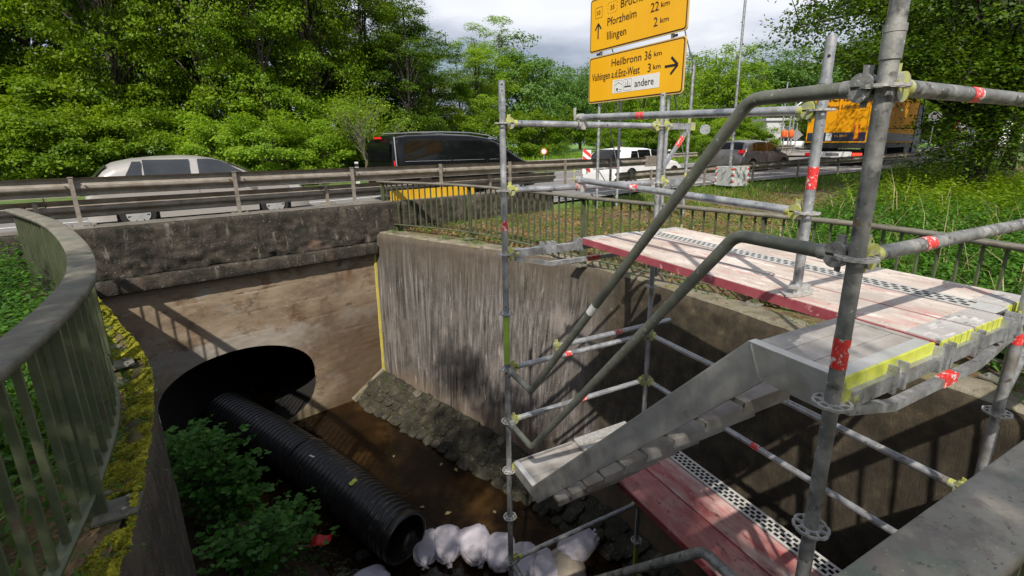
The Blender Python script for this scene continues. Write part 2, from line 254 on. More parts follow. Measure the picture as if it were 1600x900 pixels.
M = MATS

# ------------------------------------------------------------------ mesh helpers
class MB:
    def __init__(s): s.v = []; s.f = []; s.m = []; s.cur = 0; s.sm = []; s.smooth = False
    def add(s, vs, fs):
        o = len(s.v); s.v += [tuple(v) for v in vs]
        for f in fs: s.f.append([o+i for i in f]); s.m.append(s.cur); s.sm.append(s.smooth)
    def box(s, c, d, rz=0, mtx=None, taper=1):
        hx, hy, hz = d[0]/2, d[1]/2, d[2]/2; vs = []
        for z in (-1, 1):
            k = taper if z > 0 else 1
            for x, y in ((-1, -1), (1, -1), (1, 1), (-1, 1)):
                vs.append(Vector((x*hx*k, y*hy*k, z*hz)))
        m = mtx if mtx is not None else Matrix.Rotation(rz, 3, 'Z')
        vs = [m @ v+Vector(c) for v in vs]
        s.add(vs, [(0, 3, 2, 1), (4, 5, 6, 7), (0, 1, 5, 4), (1, 2, 6, 5), (2, 3, 7, 6), (3, 0, 4, 7)]); return s
    def bar(s, p0, p1, w, h, upv=(0, 0, 1)):
        p0, p1 = Vector(p0), Vector(p1); d = p1-p0; l = d.length; d.normalize(); u = Vector(upv)
        sd = d.cross(u)
        if sd.length < 1e-4: sd = d.cross(Vector((1, 0, 0)))
        sd.normalize(); u = sd.cross(d)
        m = Matrix((sd, d, u)).transposed(); return s.box((p0+p1)/2, (w, l, h), mtx=m)
    def tube(s, pts, r, n=14, cap=True, radii=None, closed=False):
        pts = [Vector(p) for p in pts]; rings = []; prev = None
        for i, p in enumerate(pts):
            a = pts[i]-pts[i-1] if i > 0 else pts[1]-pts[0]
            b = pts[i+1]-pts[i] if i < len(pts)-1 else pts[i]-pts[i-1]
            a.normalize(); b.normalize(); t = (a+b).normalized()
            if prev is None:
                q = Vector((0, 0, 1)) if abs(t.z) < .9 else Vector((1, 0, 0)); sx = t.cross(q).normalized()
            else: sx = (prev-t*prev.dot(t)).normalized()
            prev = sx; sy = t.cross(sx); k = 1/max(.5, a.dot(t)); rr = radii[i] if radii else r
            ring = []
            # widen in the mitre direction
            md = (a-b); md = md.normalized() if md.length > 1e-5 else None
            for j in range(n):
                an = 2*math.pi*j/n; o = sx*math.cos(an)*rr+sy*math.sin(an)*rr
                if md is not None: o += md*(o.dot(md))*(k-1)
                ring.append(p+o)
            rings.append(ring)
        vs = [v for rg in rings for v in rg]; fs = []
        for i in range(len(rings)-1):
            for j in range(n):
                a = i*n+j; b = i*n+(j+1) % n; fs.append((a, b, b+n, a+n))
        sm = s.smooth; s.smooth = True; s.add(vs, fs); s.smooth = sm
        if cap: s.add(rings[0], [tuple(range(n-1, -1, -1))]); s.add(rings[-1], [tuple(range(n))])
        return s
    def prism(s, poly, d, mtx=None, off=(0, 0, 0)):
        """poly in local xy, thickness d along local z (centred)"""
        n = len(poly); m = mtx if mtx is not None else Matrix.Identity(3); o = Vector(off)
        vs = [m @ Vector((x, y, -d/2))+o for x, y in poly]+[m @ Vector((x, y, d/2))+o for x, y in poly]
        s.add(vs, [tuple(range(n-1, -1, -1)), tuple(range(n, 2*n))]+[(i, (i+1) % n, (i+1) % n+n, i+n) for i in range(n)]); return s
    def grid(s, P, closed=False):
        """P: list of rows of points"""
        h = len(P); w = len(P[0]); vs = [p for r_ in P for p in r_]; fs = []
        for i in range(h-1):
            for j in range(w-1+(1 if closed else 0)):
                a = i*w+j; b = i*w+(j+1) % w; fs.append((a, b, b+w, a+w))
        s.add(vs, fs); return s
    def build(s, name, mats, parent=None, label=None):
        me = bpy.data.meshes.new(name); base = Vector(parent_world(parent)) if parent is not None else Vector((0, 0, 0))
        me.from_pydata([tuple(Vector(v)-base) for v in s.v], [], s.f)
        if not isinstance(mats, (list, tuple)): mats = [mats]
        for m in mats: me.materials.append(M[m] if isinstance(m, str) else m)
        me.polygons.foreach_set('material_index', s.m); me.polygons.foreach_set('use_smooth', s.sm); me.update()
        return link(name, me, parent, label)
def parent_world(p):
    v = Vector((0, 0, 0))
    while p is not None: v += p.location; p = p.parent
    return v
def link(name, me, parent=None, label=None):
    o = bpy.data.objects.new(name, me); COL.objects.link(o)
    if parent is not None: o.parent = parent
    if label: o['label'] = label
    return o
def tag(o, label=None, cat=None, group=None, kind=None):
    if label: o['label'] = label
    if cat: o['category'] = cat
    if group: o['group'] = group
    if kind: o['kind'] = kind
    return o
def thing(name, label, cat, loc=(0, 0, 0), group=None):
    o = bpy.data.objects.new(name, None); COL.objects.link(o); o.location = loc; o.empty_display_size = .1
    return tag(o, label, cat, group)
def children(o): return [c for c in bpy.data.objects if c.parent == o]
def copy_tree(o, parent=None):
    c = o.copy(); COL.objects.link(c)
    if parent is not None: c.parent = parent
    for ch in list(o.children): copy_tree(ch, c)
    return c
def inst(src, loc, parent, rz=0, name=None):
    """linked copy of a single-mesh part, loc in parent space"""
    c = bpy.data.objects.new(name or src.name.split('.')[0], src.data if hasattr(src, 'data') else src); COL.objects.link(c); c.parent = parent; c.location = loc; c.rotation_euler = (0, 0, rz); return c
def fbm(p, o=4): return mnoise.fractal(Vector(p), 1.0, 2.0, o)
def spline(pts, n):
    """Catmull-Rom resample"""
    P = [Vector(p) for p in pts]; P = [P[0]*2-P[1]]+P+[P[-1]*2-P[-2]]; o = []
    for i in range(1, len(P)-2):
        for k in range(n):
            t = k/n; a, b, c, d = P[i-1:i+3]
            o.append(.5*((2*b)+(c-a)*t+(2*a-5*b+4*c-d)*t*t+(3*b-a-3*c+d)*t**3))
    o.append(P[-2]); return o
def arclen(pts):
    s = [0]
    for a, b in zip(pts, pts[1:]): s.append(s[-1]+(b-a).length)
    return s
def at_len(pts, s, d):
    for i in range(len(s)-1):
        if s[i+1] >= d or i == len(s)-2:
            k = (d-s[i])/max(1e-9, s[i+1]-s[i]); t = (pts[i+1]-pts[i]).normalized(); return pts[i].lerp(pts[i+1], k), t
# leaves ------------------------------------------------------------
def leaf_mesh(name, c, nrm, size, mats, asp=.62, fold=0.0, tang=None):
    n = len(c); nrm = nrm/np.linalg.norm(nrm, axis=1, keepdims=True)
    t = rng.normal(size=(n, 3)) if tang is None else tang+rng.normal(size=(n, 3))*.25
    t -= nrm*(t*nrm).sum(1, keepdims=True); t /= np.linalg.norm(t, axis=1, keepdims=True); b = np.cross(nrm, t)
    s = size[:, None] if np.ndim(size) else size
    v = np.empty((n, 4, 3)); v[:, 0] = c-t*s*.5; v[:, 2] = c+t*s*.5; v[:, 1] = c+b*s*.5*asp-t*s*.06+nrm*s*.1; v[:, 3] = c-b*s*.5*asp-t*s*.06+nrm*s*.1
    me = bpy.data.meshes.new(name); me.vertices.add(n*4); me.vertices.foreach_set('co', v.reshape(-1).astype(np.float32))
    me.loops.add(n*4); me.loops.foreach_set('vertex_index', np.arange(n*4, dtype=np.int32))
    me.polygons.add(n); me.polygons.foreach_set('loop_start', np.arange(0, n*4, 4, dtype=np.int32)); me.polygons.foreach_set('loop_total', np.full(n, 4, dtype=np.int32))
    for m in (mats if isinstance(mats, (list, tuple)) else [mats]): me.materials.append(M[m])
    me.update(calc_edges=True); return me
def blades_mesh(name, base, h, w, lean, mats):
    """grass blades: tapering 2-segment triangles"""
    n = len(base); a = rng.uniform(0, 2*math.pi, n); d = np.stack([np.cos(a), np.sin(a), np.zeros(n)], 1); l = rng.uniform(.2, 1, n)*lean
    q = np.stack([-d[:, 1], d[:, 0], d[:, 2]], 1); hh = h*rng.uniform(.5, 1.1, n)
    w_ = (w*rng.uniform(.6, 1.2, n))[:, None]
    mid = base+d*(l*hh*.35)[:, None]+np.array([0, 0, 1])*(hh*.6)[:, None]; tip = base+d*(l*hh)[:, None]+np.array([0, 0, 1])*(hh*(1-.35*l))[:, None]
    v = np.stack([base-q*w_, base+q*w_, mid+q*w_*.7, mid-q*w_*.7, tip+q*w_*.1, tip-q*w_*.1], 1)
    me = bpy.data.meshes.new(name); me.vertices.add(n*6); me.vertices.foreach_set('co', v.reshape(-1).astype(np.float32))
    ix = (np.arange(n)[:, None]*6+np.array([0, 1, 2, 3, 3, 2, 4, 5])).reshape(-1).astype(np.int32)
    me.loops.add(n*8); me.loops.foreach_set('vertex_index', ix); me.polygons.add(n*2)
    me.polygons.foreach_set('loop_start', np.arange(0, n*8, 4, dtype=np.int32)); me.polygons.foreach_set('loop_total', np.full(n*2, 4, dtype=np.int32))
    me.materials.append(M[mats]); me.update(calc_edges=True); return me
# road frame
U = Vector((.971, .239, 0)); V = Vector((-.239, .971, 0))
def RP(s, t, z=0): p = U*s+V*t; return Vector((p.x, p.y, z))
def lerp_tab(x, tab):
    if x <= tab[0][0]: return tab[0][1]
    for (a, b), (c, d) in zip(tab, tab[1:]):
        if x <= c: return b+(d-b)*(x-a)/(c-a)
    return tab[-1][1]
ZR = [(-40, -1.0), (0, -.80), (5, -.73), (10, -.60), (15, -.46), (21, -.30), (28, -.1), (45, .1), (90, .3)]
NEAR = [(-60, -5.0), (-5, 8.0), (5, 10.45), (9, 11.0), (13.5, 10.85), (18.3, 10.5), (24.4, 10.3), (29, 10.7), (45, 13.5), (90, 24)]   # crash barrier line
def zroad(x): return lerp_tab(x, ZR)
def ynear(x): return lerp_tab(x, NEAR)
def sstep(a, b, x): t = min(1, max(0, (x-a)/(b-a))); return t*t*(3-2*t)
def ground_z(x, y):
    zr = zroad(x)-.07; yn = ynear(x)
    wing = -.88
    if x < 6.2 and y < yn-.05: z = wing
    else:
        k = sstep(yn-7, yn-.2, y)*sstep(5.5, 10.5, x) if y < yn else 1
        z = wing+(zr-wing)*k
    if y > yn+11: z += .012*(y-yn-11) if x < 12 else 0
    if x > 4 and y < yn-1:      # rising bank with nettles on the right
        z += .35*sstep(4, 14, x)*sstep(8, 0, y)
    return z
# ================================================================== SETTING
RW = spline([(2.5, -.3, 0), (2.5, .6, 0), (2.52, 1.67, 0), (2.5, 2.73, 0), (2.36, 4.12, 0), (2.09, 5.38, 0), (1.05, 7.21, 0), (.11, 9.08, 0)], 14)     # inner top edge of the right wing wall
RWB = spline([(2.15, -.3, 0), (2.15, .6, 0), (2.15, 1.67, 0), (2.13, 2.73, 0), (1.93, 4.28, 0), (1.62, 5.3, 0), (.86, 7.12, 0), (.07, 9.05, 0)], 14)
LW = spline([(-2.33, -.3, 0), (-2.33, 1.2, 0), (-2.37, 2.03, 0), (-2.54, 3.34, 0), (-2.78, 4.21, 0), (-3.12, 5.12, 0), (-3.75, 6.8, 0), (-4.25, 8.05, 0)], 14)
pitpoly = [(p.x, p.y) for p in RW]+[(p.x, p.y) for p in reversed(LW)]
def inside(x, y, poly):
    c = False; n = len(poly)
    for i in range(n):
        x1, y1 = poly[i]; x2, y2 = poly[i-1]
        if (y1 > y) != (y2 > y) and x < (x2-x1)*(y-y1)/(y2-y1)+x1: c = not c
    return c
# ---- terrain: one sheet to the horizon, open over the stream pit and the culvert
def axis(lo, hi, f0, f1, step, far):
    a = list(np.arange(f0, f1+1e-6, step)); x = f0; st = step
    b = []
    while x > lo: st *= 1.25; st = min(st, far); x -= st; b.append(x)
    a = b[::-1]+a; x = f1; st = step
    while x < hi: st *= 1.25; st = min(st, far); x += st; a.append(x)
    return a
xs = axis(-400, 500, -7, 16, .22, 40); ys = axis(-200, 700, -3, 15, .22, 40)
mb = MB(); mb.smooth = True
idx = {}; vs = []; fs = []
for i, y in enumerate(ys):
    for j, x in enumerate(xs):
        z = ground_z(x, y)
        if -8 < x < 20 and -4 < y < 12: z += .03*fbm((x*1.5, y*1.5, 0))
        t = -.239*x+.971*y
        vs.append((x, y, z))
w = len(xs)
pexp = [(p.x+.16, p.y) for p in RW]+[(1.5, 9.4), (-4.4, 8.4)]+[(p.x-.12, p.y) for p in reversed(LW)]
for i in range(len(ys)-1):
    for j in range(w-1):
        cx = (xs[j]+xs[j+1])/2; cy = (ys[i]+ys[i+1])/2
        if -8 < cx < 5 and -1 < cy < 11:
            if inside(cx, cy, pexp) or (-.5 < cy < -.2 and -2.4 < cx < 2.6): continue
            tt = -.239*cx+.971*cy
            if 8.5 < tt < 9.3 and cx < .6: continue
        fs.append((i*w+j, i*w+j+1, (i+1)*w+j+1, (i+1)*w+j))
mb.add(vs, fs)
g = mb.build('ground', ['soil']); tag(g, 'brown leafy ground with weeds and grass around the stream pit', kind='structure')
# zone colour: soil near the railing, grass verge near the road, meadow beyond the road
def ground_material(m):
    t = m.node_tree; b = [n for n in t.nodes if n.type == 'BSDF_PRINCIPLED'][0]; col = b.inputs['Base Color'].links[0].from_socket
    g = N(t, 'ShaderNodeNewGeometry'); sp = N(t, 'ShaderNodeSeparateXYZ'); L(t, g.outputs[0], sp.inputs[0])
    nz = N(t, 'ShaderNodeTexNoise', Scale=.7, Detail=6.0); L(t, g.outputs[0], nz.inputs['Vector'])
    d = N(t, 'ShaderNodeMath', operation='MULTIPLY_ADD'); L(t, nz.outputs[0], d.inputs[0]); d.inputs[1].default_value = 4.; L(t, sp.outputs[1], d.inputs[2])
    mr = N(t, 'ShaderNodeMapRange'); mr.inputs[1].default_value = 11.2; mr.inputs[2].default_value = 12.2; L(t, d.outputs[0], mr.inputs[0])
    gn = N(t, 'ShaderNodeTexNoise', Scale=3.0, Detail=8.0); L(t, g.outputs[0], gn.inputs['Vector'])
    gc = ramp(t, gn.outputs[0], [(.3, (.05, .09, .015)), (.55, (.10, .165, .03)), (.7, (.15, .15, .05))])
    x = N(t, 'ShaderNodeMix', data_type='RGBA'); L(t, mr.outputs[0], x.inputs[0]); L(t, col, x.inputs[6]); L(t, gc, x.inputs[7])
    mr2 = N(t, 'ShaderNodeMapRange'); mr2.inputs[1].default_value = 24; mr2.inputs[2].default_value = 34; L(t, sp.outputs[1], mr2.inputs[0])
    x2 = N(t, 'ShaderNodeMix', data_type='RGBA'); L(t, mr2.outputs[0], x2.inputs[0]); L(t, x.outputs[2], x2.inputs[6])
    mc = ramp(t, gn.outputs[0], [(.35, (.10, .20, .03)), (.65, (.17, .29, .05))]); L(t, mc, x2.inputs[7])
    L(t, x2.outputs[2], b.inputs['Base Color'])
ground_material(M['soil'])
# ---- road
mb = MB(); mb.smooth = True; rows = []
rx = [-60, -30, -12, -8]+[x*1.0 for x in range(-6, 46)]+[50, 60, 75, 90]
for x in rx:
    y0 = ynear(x)+.12; row = []
    for k in range(9):
        row.append((x, y0+(10.2)*k/8, zroad(x)+.03*math.sin(math.pi*k/8)))
    rows.append(row)
mb.grid(rows); tag(mb.build('road', 'asphalt'), 'grey asphalt road crossing the culvert behind the crash barriers', kind='structure')
mb = MB(); rows = []
for s, wd in [(0, 9), (8, 8), (20, 7), (45, 7), (90, 9)]:
    c = Vector((33, 17, 0))+Vector((.62, .78, 0))*s; d = Vector((.78, -.62, 0))
    rows.append([(c+d*(-wd+k*wd*2/6)).to_tuple()[:2]+(max(zroad(c.x), .0)+.045+s*.006,) for k in range(7)])
mb.grid(rows); tag(mb.build('side_road', 'asphalt_pale'), 'pale asphalt side road leading away from the junction on the right', kind='structure')
# road markings
def marking(name, x0, x1, off, wd, label, dash=None):
    x = x0; k = 0
    while x < x1:
        xe = min(x1, x+(dash[0] if dash else x1-x0)); mb = MB(); rows = []
        n = max(2, int((xe-x)/1.5)+1)
        for i in range(n+1):
            xx = x+(xe-x)*i/n; kk = off/10.2*8; z = zroad(xx)+.03*math.sin(math.pi*kk/8)+.006; y = ynear(xx)+.12+off
            rows.append([(xx, y, z), (xx, y+wd, z)])
        mb.grid(rows); o = mb.build(name, 'paint_white'); tag(o, label, kind='structure'); x = xe+(dash[1] if dash else 1e9)
marking('edge_line', -40, 80, .75, .14, 'white edge line painted along the near side of the road')
marking('lane_line', -40, 80, 1.9, .12, 'white dashed lane line painted on the road', (3, 3))
marking('centre_line', -40, 80, 5.3, .13, 'white line painted along the middle of the road')
marking('far_line', -40, 80, 9.5, .14, 'white edge line painted along the far side of the road')

# ---- right wing wall (board marked, battered face)
def wing(name, top, bot, ztop, zbot, material, label, vr, n_z=70, sub=3, seed=0, sgn=1, amp=1.):
    T = spline([tuple(p) for p in top], sub); B = spline([tuple(p) for p in bot], sub); Ls = arclen(T); rows = []
    mb = MB(); mb.smooth = True
    for k in range(n_z+1):
        f = (k/n_z)**1.15; z = ztop+(zbot-ztop)*f; row = []
        for i, (a, b) in enumerate(zip(T, B)):
            q = a.lerp(b, f); i2 = min(i+1, len(T)-1); i1 = max(i-1, 0); d = (T[i2]-T[i1]).normalized(); nn = Vector((-d.y, d.x, 0))*sgn
            s = Ls[i]; bd = int(s/.115); fr = (s/.115) % 1
            h = .006*(mnoise.noise((bd*7.3, 0, seed))) - (.007 if (fr < .09 or fr > .93) else 0)*(0.5+.5*mnoise.noise((bd, z*.7, seed)))
            h += .010*fbm((s*1.2, z*1.2, seed))*amp + .004*fbm((s*9, z*2.2, seed+3))*amp
            if k < 3: h -= (3-k)**2*.0055
            if k < 8: h += .012*fbm((s*6, z*9, 5+seed))
            row.append((q.x+nn.x*h, q.y+nn.y*h, z))
        rows.append(row)
    mb.grid(rows)
    f_in = mb; o = thing(name, label, 'retaining wall', (T[0].x, T[0].y, -4.6))
    mb.build('wall_face', material, o)
    # coping strip
    mb = MB(); mb.smooth = True; rows = []
    for k in range(7):
        row = []
        for i, a in enumerate(T):
            i2 = min(i+1, len(T)-1); i1 = max(i-1, 0); d = (T[i2]-T[i1]).normalized(); nn = Vector((-d.y, d.x, 0))*sgn
            off = -(k/6)*vr-.0495*(k == -1); w_ = a-nn*(vr*k/6) if k else Vector(rows_first(f_in, i))
            z = ztop+.018*fbm((a.x*4, a.y*4, k*.4+seed))*(1 if k else 0)+(.02 if 0 < k < 6 else 0)-(.06 if k == 6 else 0)
            row.append((w_.x, w_.y, z if k else w_.z))
        rows.append(row)
    mb.grid(rows); mb.build('coping', 'conc_coping', o)
    return o
def rows_first(m, i): return m.v[i]
cut = 9  # RW index where the dark shaded part meets the pale part is one wall; material splits where the painted shade and dirt begin
RWrev = list(RW)
wr = wing('wing_wall', RWrev[::2] if len(RWrev) % 2 else RWrev[::2]+[RWrev[-1]], RWB[::2] if len(RWB) % 2 else RWB[::2]+[RWB[-1]], -.87, -4.7, 'conc_wing', 'tall concrete retaining wall with vertical board marks right of the culvert mouth', .42, sub=5, sgn=1)
wl_bot = [Vector((p.x+.05, p.y, 0)) for p in LW]
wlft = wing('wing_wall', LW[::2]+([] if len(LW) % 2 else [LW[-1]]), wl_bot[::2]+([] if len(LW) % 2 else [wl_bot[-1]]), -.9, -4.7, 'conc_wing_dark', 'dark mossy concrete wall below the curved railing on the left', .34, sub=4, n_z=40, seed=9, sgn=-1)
# near wall under the camera
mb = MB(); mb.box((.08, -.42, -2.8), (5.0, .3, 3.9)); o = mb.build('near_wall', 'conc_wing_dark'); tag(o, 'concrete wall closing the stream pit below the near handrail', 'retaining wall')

# ---- headwall with the culvert mouth
CO = Vector((.11, 9.08, 0)); HW = 4.9
def hp(h, z, d=0): p = CO-U*h-V*d; return (p.x, p.y, z)      # d>0 towards the camera
AC, AR, ZT, ZC, ZB = 2.65, 1.22, -2.62, -3.34, -4.36
def arch_z(h):
    x = (h-AC)/AR
    if abs(x) >= 1: return ZC, ZC
    k = math.sqrt(1-x*x); return ZC+(ZT-ZC)*k, ZC+(ZB-ZC)*k**.6
hs = [-.12]+[i*.045 for i in range(0, int((AC-AR)/.045)+1)]; hs = [h for h in hs if h < AC-AR-.01]
hs += [AC-AR+(2*AR)*(1-math.cos(math.pi*i/70))/2 for i in range(71)]
hs += [h for h in np.arange(AC+AR+.03, HW, .05)]
courses = [-1.62, -1.98, -2.36, -2.78, -3.22, -3.68]
def hdisp(h, z):
    zz = z+.05*(h-2)*.35; d = .012*fbm((h*.9, z*.9, 2))+.005*fbm((h*7, z*11, 1), 6)
    for i, c in enumerate(courses):
        e = abs(zz-c-.006*fbm((h*4, i, 0)))
        if e < .014: d -= .013*(1-e/.014)*(max(0, .45+1.5*mnoise.noise((h*1.2, i*3, 7))))
    band = sum(1 for c in courses if zz < c); d += .003*mnoise.noise((band*5.1, 0, 0))
    return d
mb = MB(); mb.smooth = True
def colgrid(hlist, zt, zb, n):
    rows = []
    for k in range(n+1):
        row = []
        for h in hlist:
            a, b = zt(h), zb(h); z = a+(b-a)*k/n; row.append(hp(h, z, hdisp(h, z)))
        rows.append(row)
    mb.grid(rows)
colgrid(hs, lambda h: -.95, lambda h: arch_z(h)[0], 110)
colgrid(hs, lambda h: arch_z(h)[1], lambda h: -4.75, 40)
hw = thing('headwall', 'brown horizontally boarded concrete headwall around the dark culvert mouth', 'headwall', hp(AC, -4.7))
mb.build('wall_face', 'conc_head', hw)
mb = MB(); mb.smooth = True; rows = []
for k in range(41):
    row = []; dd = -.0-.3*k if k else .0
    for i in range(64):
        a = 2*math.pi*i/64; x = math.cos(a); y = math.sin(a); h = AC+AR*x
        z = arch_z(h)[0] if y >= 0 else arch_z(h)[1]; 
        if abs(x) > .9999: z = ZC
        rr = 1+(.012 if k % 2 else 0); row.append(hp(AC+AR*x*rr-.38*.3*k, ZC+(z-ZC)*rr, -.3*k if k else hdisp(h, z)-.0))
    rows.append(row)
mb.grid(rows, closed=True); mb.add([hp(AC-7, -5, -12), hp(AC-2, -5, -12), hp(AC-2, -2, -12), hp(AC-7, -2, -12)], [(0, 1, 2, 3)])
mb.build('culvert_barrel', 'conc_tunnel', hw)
# joint
mb = MB(); rows = []
for k in range(30):
    z = -1.3-2.6*k/29; w_ = .05+.03*(k/29)+.008*fbm((z*3, 0, 0)); rows.append([hp(-.02, z, .03), hp(w_*.5, z, .045), hp(w_, z, .022)])
mb.smooth = True; mb.grid(rows); mb.build('joint_strip', 'joint_yellow', hw)

# ---- parapet kerb with rough, pitted face, and the ledge below it
kb = thing('parapet_kerb', 'thick dark pitted concrete parapet kerb over the culvert carrying the crash barriers', 'parapet', RP(-1, 8.9, -.85))
mb = MB(); mb.smooth = True; prof = [(9.15, -.9), (9.15, -.285), (9.0, -.28), (8.85, -.28), (8.765, -.282), (8.72, -.292), (8.70, -.312), (8.693, -.35)]
prof += [(8.69, -.35-.7*i/22) for i in range(1, 23)]+[(8.9, -1.06)]
rows = []; sl = list(np.arange(-7, 7.31, .045))
for s in sl:
    row = []
    for i, (t, z) in enumerate(prof):
        if 3 < i < len(prof)-1:
            low = sstep(-.55, -1.0, z); dd = .018*fbm((s*2.2, z*2.2, 4))+(.018+.034*low)*fbm((s*9, z*9, 8), 5)
            if i > 6: dd += .0
            t = t-dd; z = z+(.008*fbm((s*5, i, 3)) if i < 8 else 0)
        elif i in (2, 3): z += .005*fbm((s*4, t*6, 0))
        p = RP(s, t, z); row.append(p)
    rows.append(row)
mb.grid(rows)
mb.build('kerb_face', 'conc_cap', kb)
# pale worn top sheet
mb = MB(); mb.smooth = True; rows = []
for s in sl[::2]:
    rows.append([RP(s, t, z+.004*fbm((s*5, t*8, 1))) for t, z in [(9.152, -.276), (9.0, -.273), (8.85, -.273), (8.79, -.2745), (8.752+.012*fbm((s*6, 0, 2)), -.279)]])
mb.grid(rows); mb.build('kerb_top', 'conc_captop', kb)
mb = MB(); mb.smooth = True; rows = []
for s in list(np.arange(-6.6, 2.28, .05)):
    row = []
    for i, (t, z) in enumerate([(8.8, -1.045), (8.63, -1.05), (8.605, -1.06), (8.597, -1.08), (8.595, -1.14), (8.595, -1.2), (8.598, -1.255), (8.61, -1.275), (8.8, -1.28)]):
        sag = -.0
        dd = .008*fbm((s*7, z*7, 14)); p = RP(s, t-dd, z+.004*fbm((s*5, i, 3))+sag); row.append(p)
    rows.append(row)
mb.grid(rows); mb.build('ledge', 'conc_cap', kb)

# ---- stream: bed, water, berm
mb = MB(); mb.smooth = True; rows = []
def bed_z(x, y):
    # left bank rises to the left wall
    lx = lerp_tab(y, [(-1, -2.33), (2, -2.37), (4.2, -2.8), (6.8, -3.75), (9, -4.4)])
    b = sstep(lx+1.55+.25*math.sin(y*1.7), lx+.2, x)
    return -4.47+.95*b*(1-.7*sstep(6.2, 8.0, y))+.05*fbm((x*2.4, y*2.4, 0))
for y in np.arange(-.4, 9.4, .12): rows.append([(x, y, bed_z(x, y)) for x in np.arange(-4.6, 3.0, .12)])
mb.grid(rows); tag(mb.build('stream_bed', 'bed_mud'), 'brown muddy stream bed with a dark earth bank on the left', kind='structure')
mb = MB(); mb.add([hp(AC-6.2, -4.46, -12), hp(AC-2.9, -4.46, -12), hp(AC+1.6, -4.46, .4), hp(AC-1.6, -4.46, .4)], [(0, 1, 2, 3)]); tag(mb.build('culvert_bed', 'bed_mud'), 'dark silt bed inside the culvert', kind='structure')
def watermat():
    m = bpy.data.materials.new('water'); m.use_nodes = True; t = m.node_tree; t.nodes.clear(); o = N(t, 'ShaderNodeOutputMaterial')
    g = N(t, 'ShaderNodeNewGeometry'); nz = N(t, 'ShaderNodeTexNoise', Scale=6.0, Detail=5.0); L(t, g.outputs[0], nz.inputs['Vector'])
    bp = N(t, 'ShaderNodeBump', Strength=1.0, Distance=.012); L(t, nz.outputs[0], bp.inputs['Height'])
    gl = N(t, 'ShaderNodeBsdfGlossy', Roughness=.04); gl.inputs[0].default_value = (.9, .9, .9, 1); L(t, bp.outputs[0], gl.inputs['Normal'])
    tr = N(t, 'ShaderNodeBsdfTransparent'); tr.inputs[0].default_value = (.5, .32, .15, 1)
    df = N(t, 'ShaderNodeBsdfDiffuse'); n2 = N(t, 'ShaderNodeTexNoise', Scale=1.1, Detail=7.0); L(t, g.outputs[0], n2.inputs['Vector'])
    c = ramp(t, n2.outputs[0], [(.42, (.016, .009, .004)), (.58, (.032, .018, .007)), (.70, (.095, .05, .016))]); L(t, c, df.inputs[0])
    a = N(t, 'ShaderNodeMixShader'); a.inputs[0].default_value = .6; L(t, tr.outputs[0], a.inputs[1]); L(t, df.outputs[0], a.inputs[2])
    fr = N(t, 'ShaderNodeFresnel', IOR=1.33); L(t, bp.outputs[0], fr.inputs['Normal'])
    b = N(t, 'ShaderNodeMixShader'); L(t, fr.outputs[0], b.inputs[0]); L(t, a.outputs[0], b.inputs[1]); L(t, gl.outputs[0], b.inputs[2]); L(t, b.outputs[0], o.inputs[0]); M['water'] = m
watermat()
mb = MB(); mb.smooth = True; rows = []
for y in np.arange(-.3, 9.1, .09):
    row = []
    for x in np.arange(-3.6, 2.3, .09):
        rip = .016*sstep(4.2, 3.4, y+x*.45)*fbm((x*6, y*6, 1)); row.append((x, y, -4.35+rip))
    rows.append(row)
mb.grid(rows); mb.add([hp(AC-5.8, -4.352, -11.9), hp(AC-3.3, -4.352, -11.9), hp(AC+1.25, -4.352, .3), hp(AC-1.25, -4.352, .3)], [(0, 1, 2, 3)])
tag(mb.build('water', 'water'), 'shallow brown stream water between the pipe and the stone berm', kind='structure')
# berm: mortar slope + stones
BT = [(.07, 9.0, -3.86), (.42, 8.18, -3.92), (.87, 7.08, -3.95), (1.2, 6.3, -4.0), (1.43, 5.72, -4.05), (1.66, 5.1, -4.1), (1.96, 4.2, -4.14), (2.16, 2.7, -4.15), (2.18, .2, -4.15)]
BF = [(-.62, 8.85, -4.42), (-.35, 8.0, -4.42), (.1, 7.05, -4.42), (.42, 6.15, -4.42), (.7, 5.55, -4.42), (.98, 4.9, -4.42), (1.35, 4.15, -4.42), (1.7, 3.0, -4.42), (1.9, .2, -4.42)]
bt = spline(BT, 10); bf = spline(BF, 10)
berm = thing('stone_berm', 'sloping rubble stone berm along the foot of the right retaining wall', 'stone berm', (1.0, 5.5, -4.4))
mb = MB(); mb.smooth = True; rows = []
for i, (a, b) in enumerate(zip(bt, bf)):
    row = []
    for k in range(15):
        f = k/14; p = a.lerp(b, f); p.z += .10*math.sin(math.pi*min(1, f*1.05))*.9+.045*fbm((p.x*5, p.y*5, 3)); row.append(p)
    rows.append(row)
mb.grid(rows); mb.build('mortar_slope', 'stone', berm)
mb = MB(); e0 = bt[0]; e1 = bf[0]; mb.bar(e0+Vector((0, 0, .0)), e1+Vector((0, 0, .1)), .09, .09); mb.build('kerb_edge', 'conc_coping', berm)
def rock(seed, r=(1, 1, 1), n=7, m=10, rough=.22):
    vs = []; fs = []; P = []
    for i in range(n+1):
        th = math.pi*i/n; row = []
        for j in range(m):
            ph = 2*math.pi*j/m; d = Vector((math.sin(th)*math.cos(ph), math.sin(th)*math.sin(ph), math.cos(th)))
            q = Vector([math.copysign(abs(c)**.62, c) for c in d]); k = 1+rough*fbm(tuple(d*1.6+Vector((seed*3.1, 0, 0))), 3)
            row.append((q.x*r[0]*k, q.y*r[1]*k, q.z*r[2]*k))
        P.append(row)
    return P
stone_me = []
